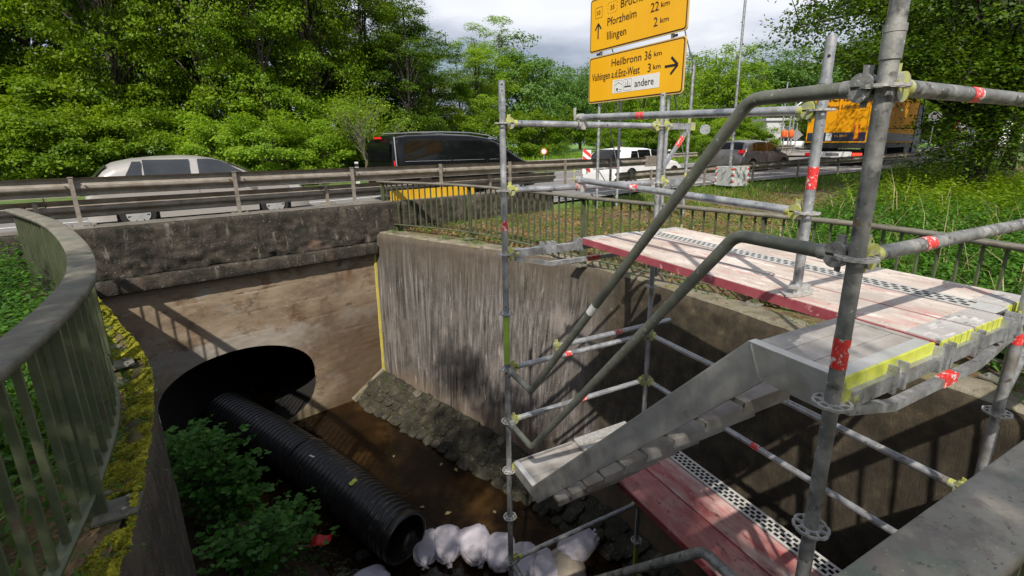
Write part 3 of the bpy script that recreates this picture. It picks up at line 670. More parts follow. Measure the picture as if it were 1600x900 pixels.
for k in range(6):
    mb = MB(); mb.grid(rock(k, (.5, .5, .4), 5, 8), closed=True); me = bpy.data.meshes.new('stone'); me.from_pydata([tuple(v) for v in mb.v], [], mb.f); me.materials.append(M['stone_pale' if k == 5 else 'stone']); me.update()
    for p in me.polygons: p.use_smooth = True
    stone_me.append(me)
SLb = arclen(bt); base = Vector((1.0, 5.5, -4.4)); tot = SLb[-1]
d = .1; row_i = 0
for rowk in range(4):
    d = .1+rng.uniform(0, .2)
    while d < tot-.2:
        w_ = rng.uniform(.16, .34); a, tg = at_len(bt, SLb, d+w_/2); fr = (d+w_/2)/tot; kk = min(len(bf)-1, int(fr*(len(bf)-1))); b = bf[kk]
        f = (rowk+.55+rng.uniform(-.15, .15))/4.2; p = a.lerp(b, f); p.z += .10*math.sin(math.pi*f)*.9+.0
        c = bpy.data.objects.new('stone', stone_me[int(rng.integers(0, 5)) if rng.random() > .07 else 5]); COL.objects.link(c); c.parent = berm; c.location = p-base
        c.scale = (w_*.98, .2*rng.uniform(.8, 1.3), .085*rng.uniform(.6, 1.3)); c.rotation_euler = (rng.uniform(-.2, .2)+.45, rng.uniform(-.15, .15), math.atan2(tg.y, tg.x)+rng.uniform(-.25, .25)); d += w_*rng.uniform(1.0, 1.5)
# ================================================================== RAILINGS
def railing(label, pts, zb, posts, name='railing', topm='rail_top', plates=None, sgn=1, spacing=.142, h=.99, skip=None, post_w=.10):
    C = spline([(x, y, 0) for x, y in pts], 16); s = arclen(C); tot = s[-1]
    o = thing(name, label, 'railing', (C[0].x, C[0].y, zb)); zt = zb+h
    def sweep(profile, nm, m, z0):
        mb = MB(); mb.smooth = True; rows = []
        for i, p in enumerate(C):
            d = (C[min(i+1, len(C)-1)]-C[max(i-1, 0)]).normalized(); n = Vector((d.y, -d.x, 0))
            rows.append([(p.x+n.x*a, p.y+n.y*a, z0+b) for a, b in profile])
        mb.grid(rows, closed=True); mb.smooth = False
        k = len(profile); mb.add(rows[0], [tuple(range(k))]); mb.add(rows[-1], [tuple(range(k-1, -1, -1))]); mb.build(nm, m, o)
    w = .068; e = .008
    sweep([(-w, -.035), (-w, -e), (-w+e*.3, -e*.3), (-w+e, 0), (-w*.5, .0015), (w*.5, .0015), (w-e, 0), (w-e*.3, -e*.3), (w, -e), (w, -.035), (w-.008, -.035), (w-.008, -.01), (-w+.008, -.01), (-w+.008, -.035)], 'handrail', topm, zt)
    sweep([(-.028, -.008), (.028, -.008), (.028, .008), (-.028, .008)], 'bottom_rail', 'rail_baluster', zb+.115)
    mb = MB(); mb.box((0, 0, 0), (.014, .028, 1)); bal = mb.build('tmp', 'rail_baluster').data; bpy.data.objects.remove(bpy.data.objects['tmp'])
    d = spacing/2
    while d < tot:
        p, t = at_len(C, s, d)
        if all(abs(d-q) > .06 for q in posts):
            if not (skip and skip(p)):
                b = bpy.data.objects.new('baluster', bal); COL.objects.link(b); b.parent = o; b.location = (p.x-C[0].x, p.y-C[0].y, (.115+h-.012)/2); b.scale = (1, 1, h-.012-.115-.009); b.rotation_euler = (0, 0, math.atan2(t.y, t.x))
        d += spacing
    for q in posts:
        if q > tot: continue
        p, t = at_len(C, s, q); a = math.atan2(t.y, t.x); mb = MB(); mb.box((p.x, p.y, zb+(h-.012)/2-.03), (.022, post_w, h+.03), a)
        mb.box((p.x, p.y, zb+(h-.012)/2-.03), (.05, .02, h+.03), a); mb.build('post', 'rail_baluster', o)
        if plates:
            n = Vector((t.y, -t.x, 0))*sgn; c = p+n*plates; mb = MB(); mb.box((c.x, c.y, zb+.004), (.17, .17, .014), a); pl = mb.build('base_plate', 'rail_top', o)
            for q2 in (-.05, .05):
                mb = MB(); cc = c+t*q2+n*.035; mb.tube([(cc.x, cc.y, zb+.010), (cc.x, cc.y, zb+.03)], .011, 6); b_ = mb.build('bolt', 'galv_dirty', None); b_.parent = pl; b_.location = (-C[0].x, -C[0].y, -zb)
    return o
RL = [(-2.48, -.52), (-2.48, 1.3), (-2.52, 2.2), (-2.64, 2.95), (-2.97, 4.05), (-3.53, 5.5), (-4.30, 7.05)]
railing('curved green steel railing with wide flat handrail on the left of the pit', RL, -.85, [.35, 2.38, 4.4, 6.3, 7.95], plates=.085, sgn=1)
RR = [(.36, 9.42), (1.60, 7.37), (2.27, 4.65), (2.79, 2.82), (3.12, 1.5), (3.02, .3), (2.95, -.52)]
railing('green steel railing on top of the right retaining wall passing behind the scaffold deck', RR, -.85, [.1, 2.33, 5.1, 7.55, 9.6, 10.6], plates=.06, sgn=1, post_w=.085)
railing('wide mottled grey green handrail in the near right corner', [(2.9, -.52), (1.2, -.52), (-.6, -.52), (-2.4, -.52)], -.85, [.4, 2.6, 4.8], plates=None, topm='rail_top_sunlit')
# ================================================================== SCAFFOLD
ang = lambda p0, p1: math.atan2(p1[1]-p0[1], p1[0]-p0[0])
RT = .0242
def rosette_mesh():
    mb = MB(); n = 32; th = .0045
    for r0, r1 in ((.0245, .034), (.052, .0615)):
        vs = []
        for z in (-th, th):
            for r_ in (r0, r1):
                for i in range(n):
                    a = 2*math.pi*i/n; rr = r_-(.004 if (r_ > .06 and (i*8) % n == n//2) else 0); vs.append((rr*math.cos(a), rr*math.sin(a), z))
        fs = []
        for i in range(n):
            j = (i+1) % n; fs += [(i, j, n+j, n+i), (2*n+i, 3*n+i, 3*n+j, 2*n+j), (n+i, n+j, 3*n+j, 3*n+i), (i, 2*n+i, 2*n+j, j)]
        mb.add(vs, fs)
    for k in range(8):
        a = math.pi/8+k*math.pi/4; mb.box((.043*math.cos(a), .043*math.sin(a), 0), (.022, .0075 if k % 2 else .014, .0088), a)
    return mb.build('rosette', 'cast').data
ros = rosette_mesh(); bpy.data.objects.remove(bpy.data.objects['rosette'])
tower = thing('scaffold_tower', 'galvanised ring lock scaffold stair tower of standards, ledgers and rails standing in the pit', 'scaffolding', (0, 0, -4.4))
def sticker(p0, p1, f, ln, m='red_tape', parent=None, r=RT):
    p0, p1 = Vector(p0), Vector(p1); d = (p1-p0).normalized(); c = p0.lerp(p1, f); mb = MB(); mb.tube([c-d*ln/2, c+d*ln/2], r+.0012, 16, cap=False); return mb.build('sticker' if m != 'white_tape' else 'tape_band', m, parent)
def standard(x, y, z0, z1, zs, m='galv', parent=tower, bands=(), label=None, foot=None, join=None):
    mb = MB(); mb.tube([(x, y, z0), (x, y, z1)], RT, 20)
    if join: mb.tube([(x, y, join-.09), (x, y, join-.02)], RT+.0035, 20); mb.tube([(x, y, join-.02), (x, y, join+.0)], RT+.005, 20)
    o = mb.build('standard', m, parent, label)
    if join:
        mb = MB(); q = Vector((CAM.x-x, CAM.y-y, 0)).normalized(); c = Vector((x, y, join+.1))+q*(RT-.004); mb.tube([c, c+q*.0052], .0075, 10); mb.build('pin_hole', 'dark', o)
    for z in zs:
        r_ = bpy.data.objects.new('rosette', ros); COL.objects.link(r_); r_.parent = o; r_.location = Vector((x, y, z))-parent_world(parent); r_.rotation_euler = (0, 0, .2*z)
    for f0, f1, mm in bands:
        mb = MB(); mb.tube([(x, y, f0), (x, y, f1)], RT+.001, 20, cap=False); mb.build('sticker' if mm == 'red_tape' else 'paint_band', mm, o)
    return o
def head(p, a, parent, m='yellow_zinc', axis_up=True, s=1.):
    """wedge head at rosette p facing direction a"""
    d = Vector((math.cos(a), math.sin(a), 0)); p = Vector(p); mb = MB(); n = Vector((-d.y, d.x, 0)); u = Vector((0, 0, 1))
    for sg in (1, -1):
        poly = [(.024, .005)]+[(.058-.034*math.cos(math.pi*k/9), .005+.037*math.sin(math.pi*k/9)) for k in range(10)]
        mtx = Matrix((d, u*sg, n)).transposed(); mb.prism([(x, y) for x, y in poly], .042, mtx, p)
    c = p+d*.085; mb.tube([c, c+d*.03], .0262, 14)
    o = mb.build('wedge_head', m, parent)
    mb = MB(); c = p+d*.05; mb.prism([(-.013, .062), (.016, .066), (.009, -.055), (-.007, -.055)], .006, Matrix((d, u, n)).transposed(), c); w = mb.build('wedge', m if m == 'yellow_zinc' else 'galv_dirty', None); w.parent = parent; w.location = -parent_world(parent); 
    return o
def ledger(p0, p1, m='galv', st=(.5,), heads=('yellow_zinc', 'yellow_zinc'), pts=None, name='ledger', r=RT, parent=tower, stl=.07, label=None, sm='red_tape'):
    p0, p1 = Vector(p0), Vector(p1); d = (p1-p0).normalized()
    if pts is None: q = [p0+d*.1, p1-d*.1]
    else: q = [Vector(x) for x in pts]
    mb = MB()
    fine = []
    for i, a in enumerate(q):       # round the bends
        if 0 < i < len(q)-1:
            t0 = (q[i-1]-a).normalized(); t1 = (q[i+1]-a).normalized()
            for k in range(5):
                f = k/4; fine.append((a+t0*.045).lerp(a, f).lerp(a.lerp(a+t1*.045, f), f))
        else: fine.append(a)
    mb.tube(fine, r, 18)
    o = mb.build(name, m, parent, label)
    if heads[0]: head(p0, ang(p0, q[0]), o, heads[0])
    if heads[1]: head(p1, ang(p1, q[-1]), o, heads[1])
    for f in st: sticker(q[0] if pts is None else q[1], q[-1] if pts is None else q[2], f, stl, sm, o, r)
    return o
LX, LY = 1.57, 2.57
Zs = [-.5*k for k in range(-2, 8)]
standard(0, LY, -4.4, 1.3, [1-.5*k for k in range(0, 10)], 'galv', bands=[(.19, .27, 'red_tape'), (-1.0+.05, -.53, 'lime_green')], join=1.17)
standard(0, 0, -4.4, 2.6, [1-.5*k for k in range(0, 10)], 'galv_dirty', bands=[(.13, .235, 'red_tape')], join=1.16)
standard(LX, 0, -4.4, 1.9, [1-.5*k for k in range(0, 10)], 'galv', bands=[(.2, .38, 'red_tape'), (-.12, -.06, 'red_tape')], join=1.16)
standard(LX, LY, -4.4, 1.28, [1-.5*k for k in range(0, 10)], 'galv', bands=[(-4.1, -3.58, 'olive_yellow')], join=1.16)
# base jacks
for x, y in ((0, 0), (0, LY), (LX, 0), (LX, LY)):
    mb = MB(); mb.box((x, y, -4.41), (.15, .15, .012)); mb.build('base_plate', 'galv_dirty', tower)
# guard rails P1-P3
ledger((0, LY, 1), (LX, LY, 1), st=()); ledger((0, LY, .5), (LX, LY, .5), st=(), heads=('yellow_zinc', None))
ledger((0, LY, -1), (LX, LY, -1), st=(.37,)); ledger((0, LY, -1.5), (LX, LY, -1.5), st=(.5,)); 
ledger((0, LY, -3), (LX, LY, -3), st=())
# P3-P4 outer side
ledger((LX, LY, -1), (LX, 0, -1), st=(.42,)); ledger((LX, LY, -1.5), (LX, 0, -1.5), st=(.5,))
# P2-P4 guard rails in front of the deck
ledger((0, 0, 1), (LX, 0, 1), m='galv_dirty', st=(.32,)); ledger((0, 0, .5), (LX, 0, .5), m='galv_dirty', st=(.24,))
ledger((0, 0, -1), (LX, 0, -1), st=(.5,), m='galv_dirty'); ledger((0, 0, -1.5), (LX, 0, -1.5), st=())
ledger((0, 0, -2), (0, LY, -2), st=(), heads=(None, None)) if False else None
# bent stair handrails
for i, z in enumerate((1, .5, -1, -1.5)):
    q = [(0, .10, z), (0, .44, z), (0, 2.14, z-2), (0, LY-.1, z-2)]
    o = ledger((0, 0, z), (0, LY, z-2), m='galv_green' if z > 0 else 'galv_dirty', pts=q, st=(), heads=('galv_dirty', None), name='stair_handrail')
    head((0, LY, z-2), -math.pi/2, o, 'galv_dirty')
    if i == 0:
        sticker(q[1], q[2], .545, .085, 'white_tape', o)
# tie tube clamped to the rear standard
o = ledger((.53, LY+.055, -.93), (1.9, LY+.055, -.93), pts=[(.55, LY+.055, -.93), (1.9, LY+.055, -.93)], st=(), heads=(None, None), name='tie_tube', m='galv')
sticker((.55, LY+.055, -.93), (1.9, LY+.055, -.93), .5, .07, 'red_tape', o)
head((.47, LY+.055, -.93), 0, o)
def coupler(p, parent, m='cast', s=1, red=False):
    p = Vector(p); mb = MB(); mb.tube([p-Vector((.028, 0, 0)), p+Vector((.028, 0, 0))], .032, 14); mb.tube([p+Vector((0, -.028, .055)), p+Vector((0, .028, .055))], .031, 14)
    mb.box(p+Vector((0, .04, .0)), (.05, .03, .05)); mb.box(p+Vector((.0, -.04, -.01)), (.035, .02, .06)); mb.tube([p+Vector((-.0, .045, -.04)), p+Vector((0, .045, .06))], .006, 8); mb.tube([p+Vector((-.03, -.035, .045)), p+Vector((.035, -.035, .045))], .006, 8)
    return mb.build('coupler', m, parent)
# rails from the guard post C to couplers on the P1-P3 rails
CX, CY = .82, .675
gp = thing('guard_post', 'short galvanised guard rail post with splayed foot plate on the red scaffold deck', 'scaffold post', (CX, CY, .07))
standard(CX, CY, .10, 1.33, [.5, 1.0], 'galv', parent=gp, bands=[(.62, .73, 'red_tape')], join=1.14)
mb = MB(); mb.smooth = False
mb.prism([(-.115, -.02), (-.06, -.055), (.05, -.06), (.12, -.02), (.12, .025), (.02, .055), (-.07, .05)], .010, None, (CX, CY, .078)); mb.prism([(-.07, -.03), (.085, -.025), (.085, .02), (-.03, .03)], .03, None, (CX, CY, .098))
mb.box((CX-.02, CY, .118), (.13, .05, .012), .5); mb.build('foot_plate', 'cast', gp)
for z, f in ((1, .36), (.5, .345)):
    a = Vector((CX, CY, z)); b = Vector((.70, LY-.0, z+.055)); d = (b-a).normalized()
    o = ledger(a, b, pts=[a+d*.1, b+d*.03], st=(), heads=('yellow_zinc', None), name='guard_rail', parent=gp); sticker(a+d*.1, b, 1-f-.02, .075, 'red_tape', o)
    k = coupler((.70, LY, z), gp, 'cast'); 
    mb = MB(); mb.prism([(-.012, .05), (.014, .055), (.008, -.045), (-.006, -.045)], .007, Matrix(((1, 0, 0), (0, 0, 1), (0, 1, 0))).transposed(), (.68, LY+.06, z+.08)); mb.build('wedge', 'yellow_zinc' if z < 1 else 'cast', gp)
    mb = MB(); mb.tube([(.66, LY, z), (.74, LY, z)], RT+.0015, 16, cap=False); mb.build('sticker', 'red_tape' if z < 1 else 'galv_dirty', gp)
# console brackets at the rear standards
def bracket(x, y, z, L_=.36):
    mb = MB(); mb.box((x+.05+L_/2, y, z), (L_-.08, .03, .055)); o = mb.build('console_bracket', 'galv', tower); head((x, y, z), 0, o, 'yellow_zinc')
    mb = MB(); mb.box((x+L_+.01, y, z), (.055, .05, .07)); mb.prism([(-.012, .06), (.014, .065), (.008, -.05), (-.006, -.05)], .007, Matrix(((1, 0, 0), (0, 0, 1), (0, 1, 0))).transposed(), (x+L_+.01, y+.03, z+.01)); mb.build('bracket_end', 'yellow_zinc', o)
    mb = MB(); mb.bar((x+L_-.03, y, z-.02), (x+.03, y, z-.40), .028, .028); s = mb.build('strut', 'galv', o)
    mb = MB(); mb.bar(Vector((x+L_-.03, y, z-.02)).lerp(Vector((x+.03, y, z-.40)), .2), Vector((x+L_-.03, y, z-.02)).lerp(Vector((x+.03, y, z-.40)), .42), .031, .031); mb.build('sticker', 'red_tape', None).parent = s; 
    st = [c for c in s.children][0]; st.location = -parent_world(s)
    mb = MB(); mb.box((x+.04, y, z-.21), (.012, .035, .36)); mb.build('bracket_web', 'galv', o)
bracket(LX, LY, 1); bracket(LX, LY, .5); bracket(LX, LY, 0); bracket(LX, 0, 0)
# transoms with lower chord and claws
def transom(y, z, sg, st=True, lime=False):
    mb = MB(); mb.box((LX/2, y, z), (LX-.14, .045, .062)); o = mb.build('transom', 'galv', tower)
    mb = MB(); 
    for a, b in (((.09, z-.045), (.42, z-.125)), ((.42, z-.125), (1.15, z-.125)), ((1.15, z-.125), (1.48, z-.045))): mb.bar((a[0], y, a[1]), (b[0], y, b[1]), .034, .036)
    c = mb.build('lower_chord', 'galv', o)
    if st: mb = MB(); mb.bar((.80, y, z-.125), (.92, y, z-.125), .038, .041); q = mb.build('sticker', 'red_tape', None); q.parent = o; q.location = -parent_world(o)
    head((0, y, z), 0, o, 'yellow_zinc'); head((LX, y, z), math.pi, o, 'yellow_zinc')
    return o
def claws(o, y, z, xs):
    poly = [(-.010, -.045), (.010, -.045), (.014, .0), (.011, .035), (.004, .062), (-.005, .062), (-.011, .03), (-.014, 0)]
    for x in xs:
        mb = MB(); mb.prism(poly, .066, Matrix(((1, 0, 0), (0, 0, 1), (0, -1, 0))).transposed(), (x, y, z)); mb.build('claw', 'galv', o)
o = transom(0, -.005, 1); claws(o, 0, .0, (.34, .41, .68, .74, .78, .99, 1.05, 1.30, 1.345, 1.46))
o = transom(LY, -.005, 1); claws(o, LY, .0, (.34, .40, .45, .68, .72))
o = transom(LY, -2.0, 1, st=False); o = transom(0, -2.0, 1)
# ------------------------------------------------------------------ decks
def plank(label, x0, x1, y0, y1, z, top, cap='plank_grey', name='scaffold_plank', group=None, lime=False, th=.052, worn=None):
    o = thing(name, label, 'scaffold plank', ((x0+x1)/2, (y0+y1)/2, z-th), group)
    mb = MB(); ce = .125
    mb.box(((x0+x1)/2, (y0+y1)/2, z-.006), (x1-x0-.012, y1-y0-2*ce, .012)); mb.build('panel', top, o)
    mb = MB()
    for x in (x0+.003, x1-.003): mb.box((x, (y0+y1)/2, z-th/2-.0035), (.006, y1-y0-.02, th))
    mb.build('side_rail', 'red_edge' if 'red' in top or top == 'plank_top' else 'alu', o)
    for y, sg in ((y0, 1), (y1, -1)):
        mb = MB(); mb.box(((x0+x1)/2, y+sg*ce/2, z-.004), (x1-x0-.014, ce, .013)); e = mb.build('end_cap', cap, o)
        mb = MB(); n = 5; 
        for k in range(n):
            w_ = (x1-x0-.02)/n; mb.box((x0+.01+w_*(k+.5), y-sg*.002, z-.024), (w_-.009, .008, .045))
        mb.build('end_teeth', 'lime_paint' if y == y0 else 'galv', o)
    return o
GR = 'upper deck planks'
plank('pinkish worn plank at the pit side of the upper deck under the guard post foot', .712, 1.022, .0, 2.53, .07, 'plank_top')
plank('pinkish worn plank in the middle of the upper deck beside the perforated strip', 1.028, 1.318, .0, 2.53, .07, 'plank_top')
plank('pinkish worn plank farthest out on the upper deck beside the green railing', 1.482, 1.80, .05, 2.52, .07, 'plank_top')
def perf(label, x0, x1, y0, y1, z):
    o = thing('perforated_strip', label, 'deck strip', ((x0+x1)/2, (y0+y1)/2, z-.04)); mb = MB(); rows_ = 3; ce = .1; cell = .05
    mb.box(((x0+x1)/2, y0+ce/2, z-.002), (x1-x0, ce, .004)); mb.box(((x0+x1)/2, y1-ce/2, z-.002), (x1-x0, ce, .004))
    mg = .018; w_ = (x1-x0-2*mg)/rows_
    for x in (x0+mg/2, x1-mg/2): mb.box((x, (y0+y1)/2, z-.002), (mg, y1-y0-2*ce, .004))
    for r_ in range(rows_):
        xa = x0+mg+r_*w_; y = y0+ce; k = 0; off = cell/2*(r_ % 2)
        edges = [y0+ce]+list(np.arange(y0+ce+off, y1-ce-cell, cell))
        if off: mb.add([(xa, y0+ce, z), (xa+w_, y0+ce, z), (xa+w_, y0+ce+off, z), (xa, y0+ce+off, z)], [(0, 1, 2, 3)])
        yy = y0+ce+off
        while yy+cell <= y1-ce+1e-6:
            a, b, c, d = xa, xa+w_, yy, yy+cell; hx, hy = w_*.13, cell*.16
            a2, b2, c2, d2 = a+hx, b-hx, c+hy, d-hy
            mb.add([(a, c, z), (b, c, z), (b, d, z), (a, d, z), (a2, c2, z), (b2, c2, z), (b2, d2, z), (a2, d2, z), (a2, c2, z-.002), (b2, c2, z-.002), (b2, d2, z-.002), (a2, d2, z-.002)],
                   [(0, 1, 5, 4), (1, 2, 6, 5), (2, 3, 7, 6), (3, 0, 4, 7), (4, 5, 9, 8), (5, 6, 10, 9), (6, 7, 11, 10), (7, 4, 8, 11)]); yy += cell
        mb.add([(xa, yy, z), (xa+w_, yy, z), (xa+w_, y1-ce, z), (xa, y1-ce, z)], [(0, 1, 2, 3)])
    mb.build('perforated_plate', 'perf', o)
    mb = MB()
    for x in (x0+.003, x1-.003): mb.box((x, (y0+y1)/2, z-.025), (.005, y1-y0, .046))
    mb.build('side_rail', 'perf', o)
    mb = MB(); mb.box(((x0+x1)/2, (y0+y1)/2, z-.016), (x1-x0-.02, y1-y0-.1, .004)); mb.build('hole_shade_sheet', 'dark', o)  # added black sheet, stands in for the shade seen through the holes
    return o
perf('pale perforated steel strip in the upper deck', 1.325, 1.475, .03, 2.5, .074)
perf('narrow perforated steel strip next to the stair side standard on the upper deck', 1.482, 1.55, .12, 2.45, .06) if False else None
# landing deck two metres lower
plank('plain red plank on the stair side of the lower landing deck', .712, 1.022, .0, 2.53, -1.93, 'plank_red', cap='plank_grey')
plank('red plank with white cement smears in the middle of the lower landing deck', 1.028, 1.318, .0, 2.53, -1.93, 'plank_red_worn', cap='plank_grey')
perf('perforated steel strip on the wall side of the lower landing deck', 1.325, 1.475, .03, 2.5, -1.926)
# ------------------------------------------------------------------ aluminium stair flight
stair = thing('stair_flight', 'grey aluminium stair flight with small platforms descending from the upper deck', 'scaffold stair', (.37, 1.3, -2.0))
def stringer(x, th=.034):
    zt = .07; h = .135; a = (.365, zt); b = (2.2, zt-2.0)
    dv = Vector((b[0]-a[0], b[1]-a[1])).normalized(); n = Vector((-dv.y, dv.x))*-1
    if n.y > 0: n = -n
    hh = .15
    poly = [(.02, zt), a, b, (LY-.02, zt-2), (LY-.02, zt-2-.10), (2.13, zt-2-.10), (b[0]+n.x*hh*.62, b[1]+n.y*hh*1.25), (a[0]+n.x*hh+.012, a[1]+n.y*hh-.06), (.31, zt-h), (.02, zt-h)]
    poly = [(.02, zt), a, b, (LY-.02, zt-2), (LY-.02, zt-2-.10), (2.12, zt-2-.10), (.285, zt-h), (.02, zt-h)]
    mb = MB(); mb.prism(poly, th, Matrix(((0, 1, 0), (0, 0, 1), (1, 0, 0))).transposed(), (x, 0, 0)); o = mb.build('stringer', 'alu', stair)
    # lip along the top edge
    mb = MB(); s = 1 if x < .3 else -1
    for p, q in zip([(.02, zt), a, b], [a, b, (LY-.02, zt-2)]): mb.bar((x+s*.006, p[0], p[1]+.003), (x+s*.006, q[0], q[1]+.003), .046, .008)
    q = mb.build('top_lip', 'alu_edge' , None); q.parent = o; q.location = -parent_world(o)
    mb = MB(); mb.bar((x-s*.019, .355, zt-.002), (x-s*.019, .298, zt-h+.004), .004, .006); q = mb.build('weld_seam', 'alu_edge', None); q.parent = o; q.location = -parent_world(o)
stringer(.058)
far_poly = [(.02, .07), (.365, .07), (.5, -.20), (2.12, -1.98), (LY-.02, -1.93), (LY-.02, -2.03), (2.05, -2.06), (.30, -.13), (.02, -.06)]
mb = MB(); mb.prism(far_poly, .03, Matrix(((0, 1, 0), (0, 0, 1), (1, 0, 0))).transposed(), (.672, 0, 0)); mb.build('stringer', 'alu_dirty', stair)
def boards(y0, y1, z, n, x0=.08, x1=.655, m='alu_dirty'):
    w_ = (y1-y0)/n
    for k in range(n):
        mb = MB(); mb.box(((x0+x1)/2, y0+w_*(k+.5), z-.012), (x1-x0, w_-.004, .024)); mb.build('platform_board', m, stair)
boards(.03, .365, .066, 3); boards(2.2, LY-.03, -1.936, 3)
for k in range(1, 10):
    y = .365+.1835*k; z = .07-.2*k; y -= .05; z -= .085; mb = MB(); mb.box((.387, y, z-.012), (.62, .25, .024)); mb.box((.387, y+.122, z-.026), (.62, .008, .045)); mb.box((.387, y-.122, z-.026), (.62, .008, .045)); mb.box((.387, y+.04, z+.001), (.62, .008, .003)); t_ = mb.build('tread', 'alu_dirty', stair)
mb = MB(); mb.box((.365, .004, .043), (.62, .010, .062)); mb.build('end_band', 'lime_paint', stair)
mb = MB(); mb.box((.365, .035, .0705), (.60, .055, .004)); mb.build('end_lip', 'alu_edge', stair)
mb = MB(); mb.box((.365, LY-.006, -1.975), (.62, .012, .10)); mb.build('end_face', 'alu', stair)
mb = MB(); mb.bar((.685, 1.95, -1.93), (.705, 2.56, -1.915), .03, .03); mb.build('hook', 'cast', stair)
mb = MB(); mb.box((.70, 1.28, .066), (.016, 2.4, .008)); 
# grey zinc angle at the lower landing end
mb = MB(); mb.box((1.01, LY-.05, -1.915), (.62, .11, .012)); 
for k in range(9):
    mb.tube([(.75+k*.065, LY-.03-(k % 2)*.04, -1.91), (.75+k*.065, LY-.03-(k % 2)*.04, -1.900)], .006, 6)
tag(mb.build('end_angle', 'cast', thing('landing_end_plate', 'riveted pale zinc plate across the far end of the lower landing deck', 'metal plate', (1.01, LY-.05, -1.93))))
# ================================================================== CRASH BARRIERS
def wbeam(mb, pts, zo, face=1, zfun=None):
    """W profile beam swept along pts; face=+1: traffic side is +normal"""
    prof = [(.062, -.135), (.085, -.12), (.09, -.09), (.085, -.07), (.004, -.024), (0, -.01), (.002, .02), (.012, .03), (.065, .065), (.072, .09), (.055, .115), (.015, .132), (-.004, .135)]
    rows = []
    for i, p in enumerate(pts):
        d = (pts[min(i+1, len(pts)-1)]-pts[max(0, i-1)]).normalized(); n = Vector((-d.y, d.x, 0))*face
        rows.append([Vector((p.x, p.y, 0))+n*a+Vector((0, 0, zo+b+(zfun(p.x) if zfun else 0))) for a, b in prof])
    mb.grid(rows)
    rows2 = [[q-((pts[min(i+1, len(pts)-1)]-pts[max(0, i-1)]).normalized().cross(Vector((0, 0, 1)))*-.004*face) for q in r_] for i, r_ in enumerate(rows)]
bolt_mb = None
def barrier(label, pts, zc, zbase, posts, zfun=None, seg=4.0, end=None, pw=(.10, .05), back=-.06, name='crash_barrier', face=1):
    C = [Vector((x, y, 0)) for x, y in pts]; s = arclen(C); tot = s[-1]; o = thing(name, label, 'crash barrier', (C[0].x, C[0].y, zbase))
    d = 0
    while d < tot-.3:
        e = min(tot, d+seg+.06); P = []; n = max(2, int((e-d)/.8)+1)
        for k in range(n+1): P.append(at_len(C, s, d+(e-d)*k/n)[0])
        mb = MB(); mb.smooth = False; wbeam(mb, [p+Vector((0, 0, 0)) for p in P], zc+(.002 if int(d/seg) % 2 else 0), face, zfun); b = mb.build('beam', 'guard', o)
        d += seg
    for q in posts:
        if q > tot: continue
        p, t = at_len(C, s, q); n = Vector((-t.y, t.x, 0))*face; zz = zfun(p.x) if zfun else 0; a = math.atan2(t.y, t.x); c = p+n*back
        top = zc+.145+zz; zb = zbase+zz
        mb = MB(); mb.box((c.x, c.y, (top+zb)/2), (pw[1], .008, top-zb), a); 
        for sg in (-1, 1): cc = c+t*sg*(pw[1]/2-.003)+n*.025; mb.box((cc.x, cc.y, (top+zb)/2), (.006, .055, top-zb), a)
        cc = c+n*.025; mb.box((cc.x, cc.y, top-.004), (pw[1]+.012, .075, .012), a)
        po = mb.build('post', 'guard', o)
        if not zfun:
            mb = MB(); mb.box((c.x, c.y, zb+.008), (.26, .20, .014), a); pl = mb.build('foot_plate', 'guard', None); pl.parent = po; pl.location = -parent_world(po)
            mb = MB()
            for sx in (-.10, .10):
                for sy in (-.07, .07): cc = c+t*sx+n*sy; mb.tube([(cc.x, cc.y, zb+.014), (cc.x, cc.y, zb+.05)], .009, 6)
            bo = mb.build('anchor_bolts', 'galv_dirty', None); bo.parent = po; bo.location = -parent_world(po)
        mb = MB()
        for sx in (-.075, .075):
            for sz in (.07, -.07): cc = c+t*sx*1.4+n*.03; mb.tube([cc+Vector((0, 0, zc+sz+zz)), cc-n*.03+Vector((0, 0, zc+sz+zz))], .012, 8)
        bo = mb.build('bolts', 'plastic_black', None); bo['kind'] = 'stuff'; bo.parent = po; bo.location = -parent_world(po)
    if end:
        p = C[-1]; t = (C[-1]-C[-2]).normalized(); mb = MB(); mb.box((p.x+t.x*.2, p.y+t.y*.2, zc), (.55, .12, .34), math.atan2(t.y, t.x)); mb.build('end_box', 'guard', o)
    return o
g0 = [RP(s, 9.0) for s in np.arange(-9, 12.4, 1.0)]
barrier('upper weathered steel crash barrier on tall posts bolted to the parapet kerb', [(p.x, p.y) for p in g0], .285, -.275, [4.05+2.0*k-.02+1.0 for k in range(0, 9)], end=True)
g1 = [RP(s, 9.3) for s in np.arange(-9, 9, 1.0)]
barrier('lower weathered steel crash barrier on short posts behind the parapet kerb', [(p.x, p.y) for p in g1], -.05, -.275, [6.6+4*k for k in range(4)], back=-.09)
g2 = [(x, ynear(x)) for x in np.arange(7.6, 60, 1.2)]
barrier('long steel crash barrier along the grass verge running to the junction', g2, .53, -.05, [.6]+[1.5+k*2.35 for k in range(22)], zfun=zroad)
g3 = [(x, ynear(x)+11.2) for x in np.arange(-12, 24, 1.5)]
barrier('low crash barrier along the far side of the road below the shrubs', g3, .45, -.1, [2*k+.5 for k in range(18)], zfun=zroad, face=-1)
g4 = [(25.0, 20.0), (27.5, 20.2), (30, 20.6), (32.5, 21.6), (34, 23.2), (34.4, 25)]
barrier('short curved crash barrier on the grass corner of the side road', g4, .62, -.02, [.4, 2.4, 4.4, 6.4, 8.4, 10], zfun=zroad)
